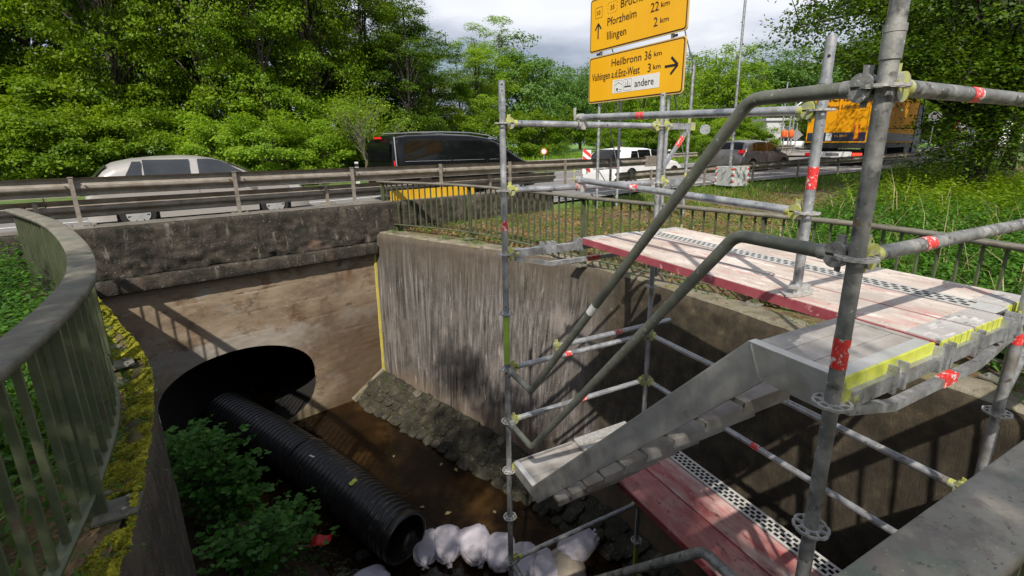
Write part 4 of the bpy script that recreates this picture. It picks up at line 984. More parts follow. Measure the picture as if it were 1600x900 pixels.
# yellow board leaning on the kerb
yb = thing('barrier_board', 'long yellow plastic barrier board lying on the kerb behind the green railing', 'barrier board', RP(2.5, 8.86, -.28))
mb = MB()
for k in range(9):
    p = RP(2.86+k*.235, 8.86, -.17); mb.box(p, (.231, .035+.012*(k % 2), .20), math.atan2(U.y, U.x))
mb.build('board', 'yellow_board', yb)
# ================================================================== VEHICLES
def vehicle(name, label, loc, rz, Lc, Wc, Hc, roof, belt, paint, wheels=(.16, .77), rw=.32, glass='glass_car', windows=(), rear=None, front=None, ztab=None, clr=.2, tum=.80, cat='car', rails=False, lights='tail_red', wheelface=-1, spokes=5, doors=()):
    """x from 0 rear to L front; roof: table of (x/L, z) top outline"""
    o = thing(name, label, cat, loc); o.rotation_euler = (0, 0, rz)
    ztop = max(z for _, z in roof); RC = .16 if cat == 'van' else .22
    def plan(f):
        e = .03; k = 1
        if f < .06: k = .86+.14*math.sin(math.pi/2*f/.06)
        if f > .86: k = 1-.22*((f-.86)/.14)**2
        return k
    def tmb(z): return 1 if z <= belt else 1-(1-tum)*((z-belt)/(ztop-belt))**1.1
    def zt(f): return lerp_tab(f, roof)
    def zb(f):
        z = clr
        for w in wheels:
            d = (f-w)*Lc
            if abs(d) < rw*1.14: z = max(z, math.sqrt((rw*1.14)**2-d*d)+rw)
        return z
    def sec(f, v, side=1, off=0):
        """v 0 bottom..1 roof centre"""
        a, b = zb(f), zt(f); hw = Wc/2*plan(f); r = min(RC, (b-a)*.35)
        if v < .7:
            z = a+(b-r-a)*(v/.7); y = hw*tmb(z)*(1-.04*max(0, (.45-z))/.45)
        else:
            q = (v-.7)/.3*math.pi/2; y0 = hw*tmb(b-r); ce = max(.0, y0-r*1.3); y = ce*(1-((v-.7)/.3)**2)+(y0-ce)*math.cos(q) if v < 1 else 0; z = b-r+r*math.sin(q)**.8+.0
        return Vector((f*Lc, side*(y+off), z+(off if v > .85 else 0)))
    fs_ = sorted(set([0, .004, .012, .025, .04, .06]+[i/70 for i in range(5, 67)]+[.955, .97, .985, .995, 1]+[w+d*rw*1.14/Lc for w in wheels for d in (-1.001, -.999, -.9, -.7, .7, .9, .999, 1.001)]))
    vs_ = [0, .06, .15, .25, .35, .45, .55, .63, .7, .76, .82, .88, .94, 1]
    mb = MB(); mb.smooth = True
    rows = [[sec(f, v, -1) for v in vs_]+[sec(f, v, 1) for v in reversed(vs_[:-1])] for f in fs_]
    mb.grid(rows); mb.smooth = False; mb.add(rows[0], [tuple(range(len(rows[0])))]); mb.add(rows[-1], [tuple(range(len(rows[-1])-1, -1, -1))])
    def bl(mb, nm, m, par=o):
        me = bpy.data.meshes.new(nm); me.from_pydata([tuple(v) for v in mb.v], [], mb.f); me.materials.append(M[m]); me.polygons.foreach_set('use_smooth', mb.sm); me.update(); return link(nm, me, par)
    body = bl(mb, 'body', paint)
    # underside / inner dark
    mb = MB(); mb.box((Lc/2, 0, .42), (Lc*.96, Wc*.8, .4)); bl(mb, 'underbody', 'plastic_black')
    # side windows: (x0,x1,x0top,x1top,z0,z1)
    for side in (-1, 1):
        for wq in windows:
            a0, a1, b0, b1, z0, z1 = wq; mb = MB(); mb.smooth = True; R_ = []
            for i in range(9):
                z = z0+(z1-z0)*i/8; xa = a0+(b0-a0)*(i/8)**.8; xb = a1+(b1-a1)*(i/8)**.8; row = []
                for k in range(9):
                    f = xa+(xb-xa)*k/8; b = zt(f); r = min(RC, (b-zb(f))*.35); zz = min(z, b-.035); y = Wc/2*plan(f)*tmb(min(zz, b-r))
                    if zz > b-r: y -= r*.55*((zz-(b-r))/r)**2
                    row.append(Vector((f*Lc, side*(y+.008), zz)))
                R_.append(row)
            mb.grid(R_); bl(mb, 'side_window', glass)
            if z1-z0 > .2:
                mb = MB(); 
                if paint == 'car_black': mb.tube([R_[0][0]+Vector((0, side*.004, -.015)), R_[0][-1]+Vector((0, side*.004, -.015))], .008, 5); bl(mb, 'trim', 'chrome')
        for dx in doors:
            mb = MB(); mb.tube([Vector((dx*Lc, side*(Wc/2*plan(dx)*tmb(z)+.004), z)) for z in np.linspace(clr+.15, belt, 6)], .004, 4); bl(mb, 'door_seam', 'plastic_black')
    if rear:   # rear glass between f0..f1 on the sloping tail (v>=.?)
        f0, f1, hwf = rear; mb = MB(); mb.smooth = True; R_ = []
        for i in range(8):
            f = f0+(f1-f0)*i/7; z = zt(f)+.012; hw = Wc/2*tmb(z)*hwf; R_.append([Vector((f*Lc-.012, y, z-.03*(abs(y)/hw)**4)) for y in np.linspace(-hw, hw, 8)])
        mb.grid(R_); bl(mb, 'rear_window', glass)
    if front:
        f0, f1, hwf = front; mb = MB(); mb.smooth = True; R_ = []
        for i in range(8):
            f = f0+(f1-f0)*i/7; z = zt(f)+.012; hw = Wc/2*tmb(z)*hwf; R_.append([Vector((f*Lc+.012, y, z-.03*(abs(y)/hw)**4)) for y in np.linspace(-hw, hw, 8)])
        mb.grid(R_); bl(mb, 'windscreen', glass)
    for w in wheels:
        for side in (-1, 1):
            c = Vector((w*Lc, side*(Wc/2-.12), rw)); mb = MB(); q = Vector((0, .11, 0)); mb.tube([c-q, c-q*.82, c+q*.82, c+q], rw, 32, radii=[rw*.93, rw, rw, rw*.93]); t_ = bl(mb, 'wheel', 'tyre')
            mb = MB(); e = c+Vector((0, side*.112, 0)); yv = Vector((0, side, 0)); n = 48; pts = []; R_ = []
            mb.tube([e-yv*.01, e+yv*.006], rw*.66, 32); dk = bl(mb, 'rim_backing', 'plastic_black', t_)
            mb = MB(); mb.smooth = True
            for rr, dd in ((.66, .0), (.655, .014), (.60, .012)): R_.append([e+Vector((math.cos(2*math.pi*k/n)*rr*rw, side*dd, math.sin(2*math.pi*k/n)*rr*rw)) for k in range(n)])
            mb.grid(R_, closed=True); mb.smooth = False
            for k in range(spokes):
                a = 2*math.pi*k/spokes+.3; dv = Vector((math.cos(a), 0, math.sin(a))); nn = Vector((-math.sin(a), 0, math.cos(a)))
                w0, w1 = rw*.13, rw*.20; P = [e+dv*rw*.08-nn*w0+yv*.022, e+dv*rw*.63-nn*w1+yv*.014, e+dv*rw*.63+nn*w1+yv*.014, e+dv*rw*.08+nn*w0+yv*.022]; mb.add(P+[p-yv*.02 for p in P], [(0, 1, 2, 3), (0, 4, 5, 1), (2, 6, 7, 3)])
            mb.tube([e, e+yv*.026], rw*.17, 16); bl(mb, 'rim', 'rim', t_)
    for side in (-1, 1):
        for dx in doors:
            hx = dx*Lc-.22; mb = MB(); yy = side*(Wc/2*tmb(belt-.08)+.012); mb.box((hx, yy, belt-.09), (.2, .03, .035)); bl(mb, 'door_handle', paint)
        mxx = windows[-1][1]*Lc-.28; yy = side*(Wc/2+.08); mb = MB(); mb.smooth = True; mb.grid([[Vector(q_)+Vector((mxx, yy, belt+.09)) for q_ in r_] for r_ in rock(2, (.07, .13, .10), 7, 12, .03)], closed=True); bl(mb, 'mirror', paint)
    if rails:
        for side in (-1, 1):
            P = [Vector((f*Lc, side*Wc/2*tum*.93, zt(f)+.02)) for f in np.linspace(.10, .66, 14)]; mb = MB(); mb.tube(P, .018, 8); bl(mb, 'roof_rail', 'chrome')
    return o, bl, sec, zt
hd = math.atan2(.239, .971)
# silver hatchback on the left
p = RP(-1.95, 13.45, 0)
sv, bl, sec, zt = vehicle('parked_car', 'silver hatchback driving behind the crash barrier on the left', (p.x, p.y, -.85), hd, 4.3, 1.76, 1.5, [(0, .50), (.008, .80), (.025, .95), (.055, 1.10), (.09, 1.27), (.13, 1.37), (.20, 1.44), (.30, 1.485), (.40, 1.50), (.48, 1.485), (.56, 1.42), (.64, 1.28), (.72, 1.10), (.79, .985), (.88, .90), (.95, .80), (.985, .68), (1, .48)], .93, 'car_silver',
    windows=[(.145, .225, .20, .235, 1.0, 1.39), (.235, .425, .24, .43, .98, 1.42), (.46, .73, .465, .56, .97, 1.42)], rear=(.035, .105, .8), front=(.60, .76, .85), wheels=(.185, .80), doors=(.45,), rw=.315, spokes=7, tum=.76)
sv.name = 'silver_car'
for s in (-1, 1): mb = MB(); mb.box((.16, s*.70, .93), (.10, .12, .2)); bl(mb, 'tail_light', 'tail_red', sv)
# black van
p = RP(4.4, 12.85, 0)
vn, bl, sec, zt = vehicle('van', 'black passenger van with chrome roof rail behind the crash barrier', (p.x, p.y, -.72), hd, 5.35, 1.95, 1.95, [(0, .6), (.004, 1.2), (.012, 1.72), (.03, 1.82), (.1, 1.88), (.3, 1.915), (.5, 1.90), (.62, 1.83), (.70, 1.68), (.80, 1.34), (.86, 1.18), (.96, 1.02), (.99, .85), (1, .6)], 1.12, 'car_black', glass='glass_dark',
    windows=[(.055, .335, .065, .34, 1.14, 1.68), (.345, .56, .35, .57, 1.14, 1.68), (.60, .735, .61, .655, 1.14, 1.64)], rear=None, front=(.66, .82, .85), wheels=(.175, .80), tum=.86, rails=True, doors=(.585,), rw=.34, cat='van')
for s in (-1, 1):
    mb = MB(); mb.box((.06, s*.82, 1.0), (.06, .10, .3)); bl(mb, 'tail_light', 'tail_red', vn)
mb = MB(); mb.box((.0, 0, 1.76), (.05, .4, .05)); bl(mb, 'brake_light', 'tail_red', vn)
mb = MB(); mb.tube([(.06, -.90, 1.78), (.045, -.955, 1.3), (.05, -.97, .9)], .022, 6); bl(mb, 'corner_trim', 'chrome', vn)
mb = MB(); mb.box((-.004, 0, 1.38), (.02, 1.4, .5)); bl(mb, 'rear_window', 'glass_dark', vn)
# white estate
hd2 = math.atan2(1.6, 5.0)-.08
sw, bl, sec, zt = vehicle('estate_car', 'white estate car seen behind the sign posts', (9.55, 14.4, -.74), hd2, 4.75, 1.85, 1.46, [(0, .5), (.006, .80), (.02, .92), (.05, 1.06), (.11, 1.33), (.14, 1.41), (.3, 1.46), (.5, 1.44), (.6, 1.36), (.70, 1.12), (.75, .98), (.9, .86), (.985, .70), (1, .5)], .95, 'car_white', glass='glass_dark',
    windows=[(.16, .27, .20, .28, 1.0, 1.33), (.28, .45, .285, .45, 1.0, 1.37), (.46, .67, .465, .585, 1.0, 1.36)], rear=(.04, .125, .8), front=(.61, .72, .85), wheels=(.185, .80), doors=(.455,), rw=.33)
for s in (-1, 1):
    mb = MB(); mb.smooth = False; mb.box((.045, s*.62, .84), (.1, .52, .17)); bl(mb, 'tail_light', 'tail_red', sw)
mb = MB(); mb.box((.0, 0, .72), (.03, .5, .11)); bl(mb, 'number_plate', 'sign_white', sw)
# grey hatchback
sg, bl, sec, zt = vehicle('grey_car', 'grey hatchback behind the lamp pole and its concrete block', (16.3, 14.2, -.47), .12, 4.2, 1.8, 1.5, [(0, .5), (.01, .85), (.03, .98), (.08, 1.28), (.12, 1.40), (.25, 1.47), (.45, 1.48), (.56, 1.40), (.68, 1.14), (.78, .96), (.93, .82), (.985, .68), (1, .5)], .95, 'car_grey', glass='glass_dark',
    windows=[(.16, .235, .19, .245, 1.0, 1.33), (.245, .44, .255, .44, .99, 1.37), (.455, .69, .46, .585, .98, 1.36)], rear=(.045, .105, .8), front=(.60, .76, .85), wheels=(.18, .80), doors=(.45,), rw=.32)
for s in (-1, 1):
    mb = MB(); mb.box((.12, s*.72, .97), (.2, .2, .15)); bl(mb, 'tail_light', 'tail_red', sg)
# ---- truck
def text_mesh(s, w=None, h=1.0, m='sign_ink', ext=.004):
    c = bpy.data.curves.new('t', 'FONT'); c.body = s; c.extrude = ext; c.resolution_u = 2; o = bpy.data.objects.new('t', c); COL.objects.link(o)
    dg = bpy.context.evaluated_depsgraph_get(); me = bpy.data.meshes.new_from_object(o.evaluated_get(dg)); bpy.data.objects.remove(o)
    n = len(me.vertices); co = np.empty(n*3, dtype=np.float32); me.vertices.foreach_get('co', co); co = co.reshape(-1, 3)
    cap = .70; x0, x1 = co[:, 0].min(), co[:, 0].max(); co[:, 0] -= x0; k = h/cap; co[:, 1] *= k; co[:, 0] *= (w/(x1-x0) if w else k)
    me.vertices.foreach_set('co', co.reshape(-1)); me.materials.clear(); me.materials.append(M[m]); me.update(); return me
def place_text(s, origin, ex, nrm, w, h, parent, m='sign_ink', name='lettering'):
    me = text_mesh(s, w, h, m); o = link(name, me, parent); ex = Vector(ex).normalized(); nz = Vector(nrm).normalized(); ey = nz.cross(ex)
    mt = Matrix((ex, ey, nz)).transposed().to_4x4(); mt.translation = Vector(origin)-parent_world(parent); o.matrix_local = mt; return o
tl = Vector((21.6, 13.95, -.3)); tr_ = Vector((22.3, 11.5, -.3)); ex = (tr_-tl).normalized(); fwd_ = Vector((.965, .262, 0))
ex = Vector((fwd_.y, -fwd_.x, 0)); Wt = 2.5
truck = thing('truck_trailer', 'yellow box lorry trailer with dark lettering and lit tail light behind the tree branches', 'lorry', tl)
def tp(a, b, z): return tl+ex*a+fwd_*b+Vector((0, 0, z))
ta = math.atan2(ex.y, ex.x)
mb = MB(); mb.box(tp(Wt/2, 5.5, 2.38), (Wt, 11, 2.46), ta); mb.build('cargo_box', 'truck_yellow', truck)
mb = MB()
for a in (.03, Wt/2, Wt-.03): mb.box(tp(a, -.012, 2.40), (.05 if a != Wt/2 else .03, .03, 2.38), ta)
mb.box(tp(Wt/2, -.012, 3.58), (Wt, .04, .06), ta); mb.box(tp(Wt/2, -.012, 1.2), (Wt, .04, .07), ta); mb.build('door_frame', 'truck_yellow', truck)
mb = MB(); mb.box(tp(Wt/2, -.02, 1.42), (Wt-.12, .03, .40), ta); mb.box(tp(Wt+.012, 5.5, 1.42), (.02, 10.9, .42), ta); mb.build('navy_band', 'truck_navy', truck)
mb = MB()
for a in (.42, Wt-.42): mb.box(tp(a, -.04, 1.62), (.20, .02, .66), ta)
mb.build('red_plate', 'sign_red', truck)
for a in (.42, Wt-.42): mb = MB(); mb.box(tp(a, -.052, 1.62), (.13, .02, .58), ta); mb.build('yellow_plate', 'truck_yellow', truck)
mb = MB(); mb.box(tp(.98, -.04, 1.42), (.24, .02, .34), ta); mb.build('white_plate', 'sign_white', truck)
mb = MB(); mb.box(tp(Wt/2, 5.5, 1.02), (Wt-.1, 11, .24), ta); mb.box(tp(Wt/2, .5, .6), (Wt-.5, .1, .5), ta); mb.build('chassis', 'plastic_black', truck)
mb = MB(); mb.box(tp(Wt/2, -.06, .62), (1.55, .05, .26), ta); mb.build('bumper', 'sign_white', truck)
mb = MB(); mb.box(tp(Wt/2, -.09, .62), (.55, .02, .13), ta); mb.build('number_plate', 'galv_dirty', truck)
for a in (.25, Wt-.25): mb = MB(); mb.box(tp(a, -.06, .62), (.36, .06, .15), ta); mb.build('tail_light', 'brake_on' if a > 1 else 'tail_red', truck)
for b in (1.6, 2.9, 4.2):
    for a in (.15, Wt-.15): mb = MB(); mb.tube([tp(a-.14, b, .5), tp(a+.14, b, .5)], .5, 24); mb.build('wheel', 'tyre', truck)
mb = MB(); mb.box(tp(Wt/2, 12.6, 1.9), (2.4, 2.0, 2.9), ta); mb.box(tp(Wt/2, 11.6, .7), (2.2, 3.6, .5), ta); mb.build('cab', 'truck_navy', truck)
nb = -fwd_
place_text('DACHSER', tp(.35, -.03, 3.02), ex, nb, 1.75, .34, truck, 'sign_black'); place_text('Intelligent Logistics', tp(.42, -.03, 2.68), ex, nb, 1.66, .19, truck, 'sign_black'); place_text('KA 1848T', tp(1.22, -.042, 1.40), ex, nb, .5, .11, truck, 'truck_yellow')
# ================================================================== SIGNS
SL = Vector((6.05, 10.12, 0)); ES = Vector((.06, -.998, 0)).normalized(); NS = Vector((-ES.y*-1, 0, 0)); NS = Vector((-.998, -.06, 0)).normalized(); SW = 3.15
sign = thing('direction_sign', 'two tall yellow direction boards with place names on lattice steel posts', 'road sign', (6.05, 8.6, -.85))
sa = math.atan2(ES.y, ES.x)
def sp(u, z, d=0): return SL+ES*(u*SW)+NS*d+Vector((0, 0, z))
def rrect(w, h, r, n=5):
    P = []
    for cx, cy, a0 in ((w/2-r, h/2-r, 0), (-w/2+r, h/2-r, 90), (-w/2+r, -h/2+r, 180), (w/2-r, -h/2+r, 270)):
        for k in range(n+1): a = R(a0+90*k/n); P.append((cx+r*math.cos(a), cy+r*math.sin(a)))
    return P
MS = Matrix((ES, Vector((0, 0, 1)), NS)).transposed()
boards_ = []
for z0, z1, nm in ((1.87, 2.99, 'lower'), (3.09, 4.34, 'upper')):
    c = sp(.5, (z0+z1)/2); h = z1-z0
    mb = MB(); mb.prism(rrect(SW, h, .07), .03, MS, c); b = mb.build('sign_board', 'sign_border', sign)
    mb = MB(); mb.prism(rrect(SW-.05, h-.05, .06), .004, MS, c+NS*.017); q = mb.build('border_line', 'sign_ink', None); q.parent = b; q.location = -parent_world(b)
    mb = MB(); mb.prism(rrect(SW-.10, h-.10, .05), .004, MS, c+NS*.020); q = mb.build('face', 'sign_yellow', None); q.parent = b; q.location = -parent_world(b); boards_.append(b)
for bi, (z0, z1) in enumerate(((1.92, 2.94), (3.14, 4.29))):
    for u_ in (.25, .5, .75):
        mb = MB(); mb.box(sp(u_, (z0+z1)/2, .0222), (.004, .0015, z1-z0), sa); q = mb.build('panel_joint', 'sign_border', None); q.parent = boards_[bi]; q.location = -parent_world(boards_[bi])
def st_(txt, u0, u1, v, h, board, z0, H, m='sign_ink'): return place_text(txt, sp(u0, z0+v*H-h/2, .0235), ES, NS, (u1-u0)*SW, h, boards_[board], m)
lo = (0, 1.87, 1.12); hi = (1, 3.09, 1.25)
st_('Heilbronn', .28, .60, .80, .165, *lo); st_('36', .635, .70, .80, .18, *lo); st_('km', .725, .795, .795, .10, *lo)
st_('Vaihingen a.d.Enz-West', .045, .59, .565, .175, *lo); st_('3', .67, .70, .56, .18, *lo); st_('km', .722, .792, .56, .10, *lo)
st_('Bruchsal', .36, .65, .74, .175, *hi); st_('30', .69, .76, .75, .185, *hi); st_('km', .78, .85, .75, .10, *hi)
st_('Pforzheim', .215, .53, .50, .175, *hi); st_('22', .67, .745, .50, .185, *hi); st_('km', .765, .84, .50, .10, *hi)
st_('Illingen', .215, .43, .255, .175, *hi); st_('2', .705, .74, .255, .185, *hi); st_('km', .765, .84, .255, .10, *hi)
st_('10', .088, .125, .72, .10, *hi); st_('35', .245, .29, .735, .10, *hi)
def sbar(u0, z0, u1, z1, w, m, board, d=.0245):
    mb = MB(); a = sp(u0, z0, d); b = sp(u1, z1, d); mb.bar(a, b, .003, w, upv=(b-a).cross(NS)); 
    # flat bar: width w in plane
    return mb
def sline(segs, w, m, board, name='marking', d=.0245):
    mb = MB()
    for u0, z0, u1, z1 in segs:
        a = sp(u0, z0, d); b = sp(u1, z1, d); dd = (b-a).normalized(); pr = dd.cross(NS)*w/2; mb.add([a-pr, b-pr, b+pr, a+pr, a-pr-NS*.003, b-pr-NS*.003, b+pr-NS*.003, a+pr-NS*.003], [(0, 1, 2, 3), (4, 7, 6, 5), (0, 4, 5, 1), (2, 6, 7, 3)])
    o = mb.build(name, m, None); o.parent = boards_[board]; o.location = -parent_world(boards_[board]); return o
for (u0, u1, v, dash) in ((.068, .148, .72, 0), (.215, .318, .735, 1)):
    z0 = 3.09+1.25*(v-.095); z1 = 3.09+1.25*(v+.095); w = .008 if not dash else .010
    if not dash: sline([(u0, z0, u1, z0), (u1, z0, u1, z1), (u1, z1, u0, z1), (u0, z1, u0, z0)], w, 'sign_ink', 1)
    else:
        sg_ = []
        for k in range(4):
            a = u0+(u1-u0)*(k+.2)/4; b = u0+(u1-u0)*(k+.6)/4; sg_ += [(a, z0, b, z0), (a, z1, b, z1)]
        for k in range(3): a = z0+(z1-z0)*(k+.25)/3; b = z0+(z1-z0)*(k+.65)/3; sg_ += [(u0, a, u0, b), (u1, a, u1, b)]
        sline(sg_, w, 'sign_ink', 1)
za = 3.09+.38*1.25; sline([(.105, za-.17, .105, za+.15), (.105, za+.18, .068, za+.04), (.105, za+.18, .142, za+.04)], .042, 'sign_black', 1, 'arrow')
za = 1.87+.52*1.12; sline([(.83, za, .93, za), (.945, za, .885, za+.17), (.945, za, .885, za-.17)], .055, 'sign_black', 0, 'arrow')
mb = MB(); mb.prism([(-.765, -.155), (.765, -.155), (.765, .155), (-.765, .155)], .004, MS, sp(.543, 1.87+.30*1.12, .0235)); q = mb.build('white_panel', 'sign_white', None); q.parent = boards_[0]; q.location = -parent_world(boards_[0])
place_text('andere', sp(.545, 1.87+.30*1.12-.075, .0265), ES, NS, .19*SW, .16, boards_[0], 'sign_black')
zc = 1.87+.30*1.12
for ua in (.325, .427):
    sline([(ua, zc-.125, ua+.083, zc-.125), (ua+.083, zc-.125, ua+.083, zc+.125), (ua+.083, zc+.125, ua, zc+.125), (ua, zc+.125, ua, zc-.125)], .006, 'sign_black', 0, 'icon_frame', .0265)
sline([(.33, zc+.02, .366, zc+.085), (.366, zc+.085, .403, zc+.02), (.34, zc-.06, .365, zc-.06), (.375, zc-.085, .4, zc-.085)], .012, 'sign_black', 0, 'icon', .0265)
sline([(.345, zc-.075, .362, zc-.075)], .06, 'sign_black', 0, 'icon', .0266); sline([(.432, zc-.04, .506, zc-.04)], .03, 'sign_black', 0, 'icon', .0265); sline([(.45, zc-.03, .45, zc+.06), (.468, zc-.03, .468, zc+.10), (.486, zc-.03, .486, zc+.05)], .012, 'sign_black', 0, 'icon', .0265)
for u_ in (.115, .86):      # lattice posts
    f = sp(u_, 0, -.06); b = f-NS*.72; lt = thing('x', 'x', 'x'); bpy.data.objects.remove(lt)
    gz = -.9
    mb = MB(); mb.tube([Vector((f.x, f.y, gz)), Vector((f.x, f.y, 4.9))], .038, 12); mb.build('post', 'galv', sign)
    mb = MB(); mb.tube([Vector((b.x, b.y, gz)), Vector((b.x, b.y, 2.55))], .038, 12); mb.build('post', 'galv', sign)
    for z in (gz+.25, .2, 2.45): mb = MB(); mb.tube([Vector((f.x, f.y, z)), Vector((b.x, b.y, z))], .016, 8); mb.build('strut', 'galv_dirty', sign)
    for z0, z1 in ((2.5, 3.9), (.2, 2.4), (2.4, .2), (-.65, .2)):
        if z0 == 2.4: continue
        mb = MB(); mb.tube([Vector((b.x, b.y, z0)), Vector((f.x, f.y, z1))], .013, 8); mb.build('strut', 'galv_dirty', sign)
for z in (2.05, 2.85, 3.25, 4.1): mb = MB(); mb.bar(sp(.03, z, -.03), sp(.97, z, -.03), .03, .05); mb.build('cross_rail', 'galv_dirty', sign)
for u_ in (.1, .9): mb = MB(); mb.box(sp(u_, 3.04, -.01), (.10, .03, .05), sa); mb.build('bracket', 'plastic_black', sign)
# lamp pole in a concrete block
lp = thing('lamp_pole', 'tall slim galvanised pole rising from the concrete ballast block', 'pole', (11.95, 10.35, .1)); mb = MB(); mb.tube([(11.95, 10.3, -.1), (11.95, 10.3, 1.6), (11.93, 10.3, 2.3), (11.9, 10.3, 6.5)], .045, 12, radii=[.052, .052, .04, .04]); mb.build('pole', 'galv', lp)
blk = thing('ballast_block', 'grey concrete ballast block with red and white corner stripes', 'concrete block', (11.95, 10.2, -.5))
ba = -.42
mb = MB(); mb.box((11.95, 10.2, -.20), (.72, .72, .62), ba+.38); mb.build('block', 'conc_block', blk)
for (cx, cy) in ((-.36, -.36), (.36, -.36), (-.36, .36)):
    q = Matrix.Rotation(ba+.38, 3, 'Z') @ Vector((cx, cy, 0))
    for k in range(6):
        mb = MB(); mb.box((11.95+q.x*.93, 10.2+q.y*.93, -.46+k*.10), (.07, .07, .05), ba+.38, mtx=Matrix.Rotation(ba+.38, 3, 'Z') @ Matrix.Rotation(.0, 3, 'X')); mb.build('stripe', 'sign_red' if k % 2 else 'sign_white', blk)
# round sign seen from behind
def roundsign(x, y, z0, h, r, label, face='galv', ring=None, name='round_sign'):
    o = thing(name, label, 'road sign', (x, y, z0)); mb = MB(); mb.tube([(x, y, z0), (x, y, z0+h)], .035, 8); mb.build('post', 'galv', o)
    d = Vector((CAM.x-x, CAM.y-y, 0)).normalized(); c = Vector((x, y, z0+h-r))+d*.05; mb = MB(); mb.tube([c-d*.01, c+d*.01], r, 24); mb.build('disc', ring or face, o)
    if ring: mb = MB(); mb.tube([c+d*.01, c+d*.016], r*.72, 24); mb.build('centre', face, o)
    return o
roundsign(24.5, 22.9, -.25, 2.35, .34, 'round road sign seen from behind in front of the bright bushes')
# chevron beacon + small markers + delineators
def beacon(x, y, z0, w, h, label, name='beacon'):
    o = thing(name, label, 'traffic beacon', (x, y, z0)); d = Vector((CAM.x-x, CAM.y-y, 0)).normalized(); a = math.atan2(d.y, d.x)+math.pi/2
    mb = MB(); mb.box((x, y, z0+h/2), (w, .03, h), a); mb.build('panel', 'sign_white', o); sd_ = Vector((math.cos(a), math.sin(a), 0))
    for k in range(3):
        z = z0+h*(.18+.32*k); c = Vector((x, y, 0))+d*.02; mb = MB(); mb.add([c-sd_*w*.47+Vector((0, 0, z+w*.3)), c-sd_*w*.47+Vector((0, 0, z+w*.75)), c+sd_*w*.47+Vector((0, 0, z)), c+sd_*w*.47+Vector((0, 0, z-w*.45))], [(0, 1, 2, 3)]); mb.build('stripe', 'sign_red', o)
beacon(8.55, 13.75, -.2, .3, .85, 'red and white striped beacon panel beside the white estate car')
roundsign(11.2, 21.5, -.6, 1.25, .16, 'small round orange marker on a short post beyond the end of the crash barrier', 'sign_white', 'orange', 'marker_post')
def delineator(x, y, z, label, m='sign_white'):
    o = thing('delineator_post', label, 'road post', (x, y, z)); mb = MB(); mb.box((x, y, z+.5), (.12, .10, 1.0), .3); mb.build('post', m, o); mb = MB(); mb.box((x, y, z+.86), (.125, .105, .14), .3); mb.build('dark_band', 'plastic_black', o)
delineator(1.75, 21.4, -.85, 'white delineator post left of the black van in front of the shrubs')
delineator(15.6, 16.9, -.42, 'white delineator post beyond the bonnet of the white estate car')
mb = MB(); mb.box((18.5, 24.5, .3), (.65, .08, .8), -.6); wp = thing('wooden_board', 'weathered brown wooden board standing above the white estate car', 'board', (18.5, 24.5, -.6)); mb.build('panel', 'wood', wp); mb = MB(); mb.box((18.5, 24.5, -.4), (.1, .1, .9)); mb.build('post', 'wood', wp)
# junction furniture, far right
def proj_xy(px, d):      # helper: plan position from bearing and depth
    l = (px-830.55)/741.6; return CAM.x+d*(.474+.88*l), CAM.y+d*(.88-.474*l)
for px, lab in ((1212, 'left'), (1222.5, 'right')):
    x, y = proj_xy(px, 42); o = thing('warning_lamp', 'orange warning lamp on a thin post at the junction, %s one of the pair' % lab, 'warning lamp', (x, y, .2)); mb = MB(); mb.tube([(x, y, 0), (x, y, 1.9)], .05, 8); mb.build('post', 'galv', o); mb = MB(); q = Vector((x, y, 1.62)); rows = [[tuple(v) for v in r_] for r_ in rock(3, (.24, .2, .34), 7, 12, .05)]; mb.smooth = True; mb.grid([[Vector(v)+q for v in r_] for r_ in rows], closed=True); mb.build('lamp', 'orange', o)
x, y = proj_xy(1219, 43); o = thing('street_lamp', 'street lamp with a long curved arm at the junction', 'street lamp', (x, y, .2)); mb = MB(); P = [(x, y, 0), (x, y, 3.0)]
ex2 = Vector((.88, -.474, 0)); P += [Vector((x, y, 3.9))+ex2*.3, Vector((x, y, 4.35))+ex2*.9, Vector((x, y, 4.5))+ex2*2.0, Vector((x, y, 4.55))+ex2*3.6]; mb.tube(P, .07, 8); mb.build('pole', 'galv', o); mb = MB(); mb.box(Vector((x, y, 4.6))+ex2*3.6, (.5, .25, .2)); mb.build('lamp_head', 'sign_white', o)
for px, h, lab in ((1208, 6.0, 'tall thin'), (1224, 5.0, 'shorter thin')):
    x, y = proj_xy(px, 44); o = thing('mast', lab+' galvanised mast behind the orange warning lamps', 'mast', (x, y, .2)); mb = MB(); mb.tube([(x, y, 0), (x, y, h)], .06, 8); mb.build('pole', 'galv', o)
x, y = proj_xy(1230, 44); o = thing('diamond_sign', 'diamond shaped sign seen from behind at the side road', 'road sign', (x, y, .2)); mb = MB(); mb.tube([(x, y, 0), (x, y, 2.6)], .05, 8); mb.build('post', 'galv', o)
d = Vector((CAM.x-x, CAM.y-y, 0)).normalized(); sdv = Vector((-d.y, d.x, 0)); mb = MB(); mb.prism([(-.55, 0), (0, -.55), (.55, 0), (0, .55)], .03, Matrix((sdv, Vector((0, 0, 1)), d)).transposed(), Vector((x, y, 1.55))); mb.build('panel', 'galv', o)
x, y = proj_xy(1200, 52); o = thing('site_cabin', 'small pale grey cabin with a flat roof beyond the junction', 'cabin', (x, y, .3)); mb = MB(); mb.box((x, y, 1.7), (3.6, 3, 2.8), -.5); mb.build('walls', 'building', o); mb = MB(); mb.box((x, y, 3.2), (4.0, 3.4, .25), -.5); mb.build('roof', 'building', o)
